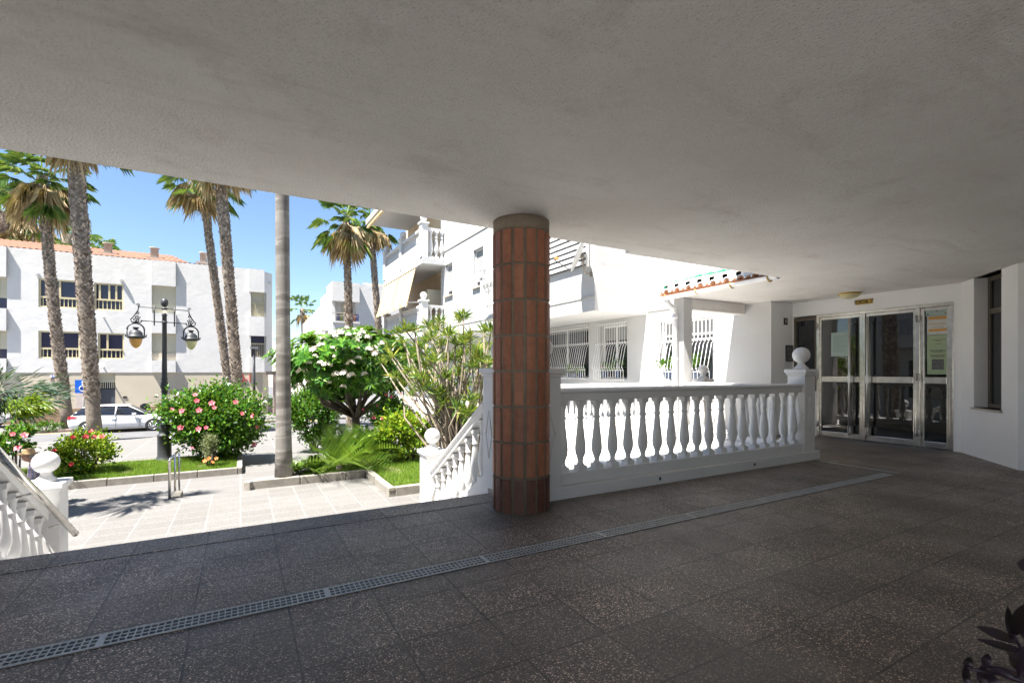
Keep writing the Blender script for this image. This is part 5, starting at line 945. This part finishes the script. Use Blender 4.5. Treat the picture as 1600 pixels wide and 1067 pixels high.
# ================================================================ cars
def car(label, loc, paint, group='cars parked across the street', L=4.3):
    t = thing('parked_car', label, 'car', loc, 0, group); k = L / 4.3
    st = [(0, .48, .78, .80, .66, .60), (.05, .34, .88, .92, .76, .62), (.2, .27, .95, 1.08, .83, .62), (.55, .2, .98, 1.40, .87, .60), (1.0, .18, .96, 1.47, .885, .60), (1.8, .18, .93, 1.48, .885, .60), (2.35, .18, .90, 1.43, .885, .58), (2.75, .18, .89, 1.22, .88, .62), (3.15, .18, .88, 1.0, .875, .70), (3.3, .18, .87, .96, .87, .70), (3.75, .2, .80, .88, .84, .66), (4.1, .26, .68, .74, .76, .6), (4.27, .34, .55, .58, .62, .5), (4.3, .4, .5, .52, .55, .45)]
    rings = []
    for x, zb_, zbe, zt_, hw_, hr_ in st:
        half = [(hw_ * .9, zb_), (hw_, zb_ + .1), (hw_ * 1.01, (zb_ + zbe) / 2), (hw_ * .97, zbe), (hr_, zt_ - .06), (hr_ * .75, zt_)]; rings.append([(x * k, -y, z_) for y, z_ in half] + [(x * k, y, z_) for y, z_ in reversed(half)])
    m = MB(); m.loft(rings, 0, True)
    n = 12; # material for glass faces: side band (3->4) from x .55 to 3.15 and top of windscreen
    for i in range(len(st) - 1):
        for j in range(n):
            fi = i * n + j; x0, x1 = st[i][0], st[i + 1][0]
            if j in (3, 7) and x0 >= .2 and x1 <= 3.15: m.m[fi] = 1
            if j in (4, 5, 6) and (x0 >= 2.35 and x1 <= 3.3 or x0 >= .05 and x1 <= .55): m.m[fi] = 1
    b = m.build('body', [paint, M['glassd']], t, local=True)
    m = MB()
    for x in (1.02, 1.86): m.box(x * k, (x + .07) * k, -.86, -.6, .96, 1.42) if 0 else m.tube([(x * k, -.872, .93), ((x + .02) * k, -.61, 1.42)], .035, 6)
    for x in (1.02, 1.86): m.tube([(x * k, .872, .93), ((x + .02) * k, .61, 1.42)], .035, 6)
    m.tube([(2.38 * k, -.60, 1.40), (3.12 * k, -.80, .95)], .03, 6); m.tube([(.3 * k, -.64, 1.12), (.62 * k, -.8, .97)], .05, 6); m.tube([(.56 * k, -.61, 1.38), (1.4 * k, -.615, 1.44), (2.38 * k, -.6, 1.40)], .025, 6); m.build('pillars', paint, t, local=True)
    m = MB(); [m.box(x * k, (x + .012) * k, -.898, -.88, .3, .93) for x in (1.05, 1.88, 2.85)]; m.box(1.0 * k, 3.0 * k, -.897, -.88, .26, .275); m.build('door_seams', M['black'], t, local=True)
    for x in (.95, 1.75):
        m = MB(); m.box((x - .32 + .25) * k, (x - .14 + .25) * k, -.915, -.89, .80, .83); m.build('door_handle', paint, t, local=True)
    m = MB(); m.box(2.55 * k, 2.72 * k, -1.02, -.9, .93, 1.04); m.tube([(2.62 * k, -.86, .93), (2.62 * k, -.96, .97)], .03, 6); m.build('wing_mirror', paint, t, local=True, bevel=.02)
    for s in (-1, 1):
        m = MB(); m.box(.015 * k, .34 * k, s * .68, s * .80, .80, .93) if s > 0 else m.add([(.0 * k, -.60, .80), (.02 * k, -.79, .80), (.42 * k, -.876, .86), (.42 * k, -.876, .93), (.06 * k, -.79, .95), (.02 * k, -.6, .93)], [(0, 1, 4, 5), (1, 2, 3, 4)]); m.build('tail_light', M['tail'], t, local=True)
        m = MB(); m.add([(4.0 * k, s * .80, .66), (4.22 * k, s * .66, .58), (4.2 * k, s * .67, .68), (3.75 * k, s * .85, .79)], [(0, 1, 2, 3)]); m.build('headlight', M['glassd'], t, local=True)
        for x in (.78, 3.42):
            m = MB(); m.tube([(x * k, s * .80, .33), (x * k, s * .893, .33)], [.375, .37], 24); m.build('wheel_arch', M['black'], t, local=True)
            m = MB(); m.tube([(x * k, s * .72, .315), (x * k, s * .90, .315), (x * k, s * .912, .315)], [.315, .315, .29], 24); wh = m.build('wheel', M['tyre'], t, local=True)
            m = MB(); m.tube([(x * k, s * .90, .315), (x * k, s * .913, .315)], .055, 10)
            for q in range(10): a = q * 2 * math.pi / 10; m.tube([(x * k, s * .918, .315), (x * k + .215 * math.cos(a), s * .918, .315 + .215 * math.sin(a))], .018, 5)
            m.tube([(x * k + .215 * math.cos(a), s * .915, .315 + .215 * math.sin(a)) for a in [i * math.pi / 12 for i in range(25)]], .017, 5); m.build('rim', M['rim'], wh, local=True)
    return t
q = onY(105, 677, 33.3); car('white hatchback parked across the street behind the thick palm trunk', (q.x, 34.0, RZ), M['carw'], L=4.6)
q = onY(12, 665, 35.5); car('silver car cut by the left picture edge, only its front wheel showing', (onY(13, 0, 38).x - 4.3, 38.3, RZ + .12), M['cars'])
sc_ = thing('scooter', 'dark scooter with a black top case parked behind the lamp post', 'scooter', (onY(240, 0, 36.3).x, 36.3, RZ + .12)); X = sc_.location.x; zz = RZ + .12
m = MB(); m.lathe([(.3, 0)] * 2, (0, 0, 0), 3) if 0 else m.tube([(X + .9, 36.25, zz + .26), (X + .9, 36.35, zz + .26)], .26, 18); m.build('front_wheel', M['tyre'], sc_); m = MB(); m.tube([(X - .25, 36.24, zz + .26), (X - .25, 36.36, zz + .26)], .26, 18); m.build('rear_wheel', M['tyre'], sc_)
m = MB(); m.tube([(X - .4, 36.3, zz + .62), (X - .1, 36.3, zz + .6), (X + .2, 36.3, zz + .35), (X + .55, 36.3, zz + .3), (X + .75, 36.3, zz + .6), (X + .72, 36.3, zz + 1.0)], [.12, .17, .14, .1, .15, .06], 10); m.tube([(X + .68, 36.05, zz + 1.05), (X + .70, 36.3, zz + 1.03), (X + .68, 36.55, zz + 1.05)], .02, 6); m.build('body', M['iron'], sc_); m = MB(); m.box(X - .35, X + .25, 36.17, 36.43, zz + .72, zz + .82); m.build('seat', M['black'], sc_, bevel=.04); m = MB(); m.sphere((X - .42, 36.3, zz + 1.06), .26, 14, 0, (1, .9, .75)); m.build('top_case', M['black'], sc_)
# ================================================================ person on a bench behind the left newel
PX, PY = atd(57, 760, 9.9).xy; hz = LZ
bn = thing('bench', 'plain bench under the seated man in the straw hat', 'bench', (PX, PY, LZ)); m = MB(); m.box(PX - .5, PX + .25, PY - .05, PY + .4, LZ + .40, LZ + .45); m.build('seat', M['wood'], bn)
for dx in (-.4, .12): m = MB(); m.box(PX + dx, PX + dx + .08, PY, PY + .35, LZ, LZ + .4); m.build('leg', M['concrete'], bn)
pr = thing('person', 'seated man in a straw hat and blue plaid shirt beyond the left newel', 'person', (PX, PY, LZ))
def skin(name, verts, edges, rad, mt, par):
    me = bpy.data.meshes.new(name); me.from_pydata([tuple(v) for v in verts], edges, []); o = bpy.data.objects.new(name, me); S.collection.objects.link(o); o.parent = par; o.modifiers.new('s', 'SKIN'); sv = me.skin_vertices[0].data
    for i, r_ in enumerate(rad): sv[i].radius = r_ if isinstance(r_, tuple) else (r_, r_)
    sv[0].use_root = True; o.modifiers.new('d', 'SUBSURF').levels = 2; o.modifiers['d'].render_levels = 2; me.materials.append(mt); return o
# local axes: faces -X (left), hunched forward; seat at .45
vb = [(0.1, .15, .52), (.08, .15, .68), (.02, .15, .84), (-.04, .15, .96), (-.1, .15, 1.03), (-.13, .15, 1.10), (-.15, .15, 1.15), # pelvis..neck, head
      (-.02, -.06, .93), (-.06, -.1, .72), (-.28, -.04, .62), (-.02, .36, .93), (-.06, .40, .72), (-.28, .34, .62),
      (.0, .05, .50), (-.42, .04, .50), (-.44, .04, .08), (-.58, .04, .05), (.0, .25, .50), (-.42, .26, .50), (-.44, .26, .08), (-.58, .26, .05)]
ed = [(0, 1), (1, 2), (2, 3), (3, 4), (4, 5), (5, 6), (3, 7), (7, 8), (8, 9), (3, 10), (10, 11), (11, 12), (0, 13), (13, 14), (14, 15), (15, 16), (0, 17), (17, 18), (18, 19), (19, 20)]
rd = [.15, .15, .16, .13, .06, .055, .06, .075, .05, .035, .075, .05, .035, .09, .065, .045, .04, .09, .065, .045, .04]
body = skin('body', vb, ed, rd, M['skin'], pr)
shirt = skin('shirt', [vb[0], vb[1], vb[2], vb[3], (-.07, .15, 1.0), vb[7], vb[8], (-.17, -.07, .67), vb[10], vb[11], (-.17, .37, .67)], [(0, 1), (1, 2), (2, 3), (3, 4), (3, 5), (5, 6), (6, 7), (3, 8), (8, 9), (9, 10)], [.165, .17, .18, .155, .08, .095, .072, .06, .095, .072, .06], M['plaid'], pr)
tr = skin('trousers', [vb[0], vb[13], vb[14], vb[15], vb[17], vb[18], vb[19]], [(0, 1), (1, 2), (2, 3), (0, 4), (4, 5), (5, 6)], [.168, .105, .08, .06, .105, .08, .06], M['trouser'], pr)
m = MB(); m.sphere((-.17, .15, 1.16), .105, 16, 0, (.95, .75, 1.12)); m.sphere((-.275, .15, 1.14), .016, 8); m.sphere((-.16, .07, 1.15), .022, 8, 0, (1, .5, 1.4)); m.sphere((-.16, .23, 1.15), .022, 8, 0, (1, .5, 1.4)); m.sphere((-.255, .115, 1.17), .009, 6, 1); m.sphere((-.255, .185, 1.17), .009, 6, 1); m.tube([(-.262, .125, 1.09), (-.27, .15, 1.088), (-.262, .175, 1.09)], .006, 5, 1); m.build('head', [M['skin'], M['hair']], body, local=True)
m = MB(); m.sphere((-.145, .15, 1.175), .105, 14, 0, (.9, .78, .95)); m.build('hair', M['hair'], pr, local=True)
m = MB(); m.lathe([(.17, .0), (.175, .012), (.10, .022), (.098, .06), (.085, .10), (.045, .115), (.004, .11)], (-.16, .15, 1.20), 24); m.build('straw_hat', M['straw'], pr, local=True)
for sy in (-.04, .34):
    m = MB(); m.sphere((-.33, sy, .61), .04, 10, 0, (1.1, .9, .5))
    for k in range(4): m.tube([(-.36, sy - .028 + .019 * k, .615), (-.40, sy - .03 + .02 * k, .605), (-.425 + .004 * k, sy - .03 + .02 * k, .58)], [.009, .008, .006], 6)
    m.tube([(-.32, sy + (.035 if sy < 0 else -.035), .615), (-.36, sy + (.055 if sy < 0 else -.055), .60)], [.01, .008], 6); m.build('hand', M['skin'], body, local=True)
# overhead street cable
m = MB(); a, b = onY(425, 535, 45), onY(490, 531, 45); m.tube([(XR + .5, 42, a.z + .1), (a.x + 1.5, 43, (a.z + b.z) / 2 - .15), (XC, 44, b.z + .1)], .02, 5); tag(m.build('street_cable', M['black'], org=tuple(a)), 'thin black cable strung across the side street', 'cable')
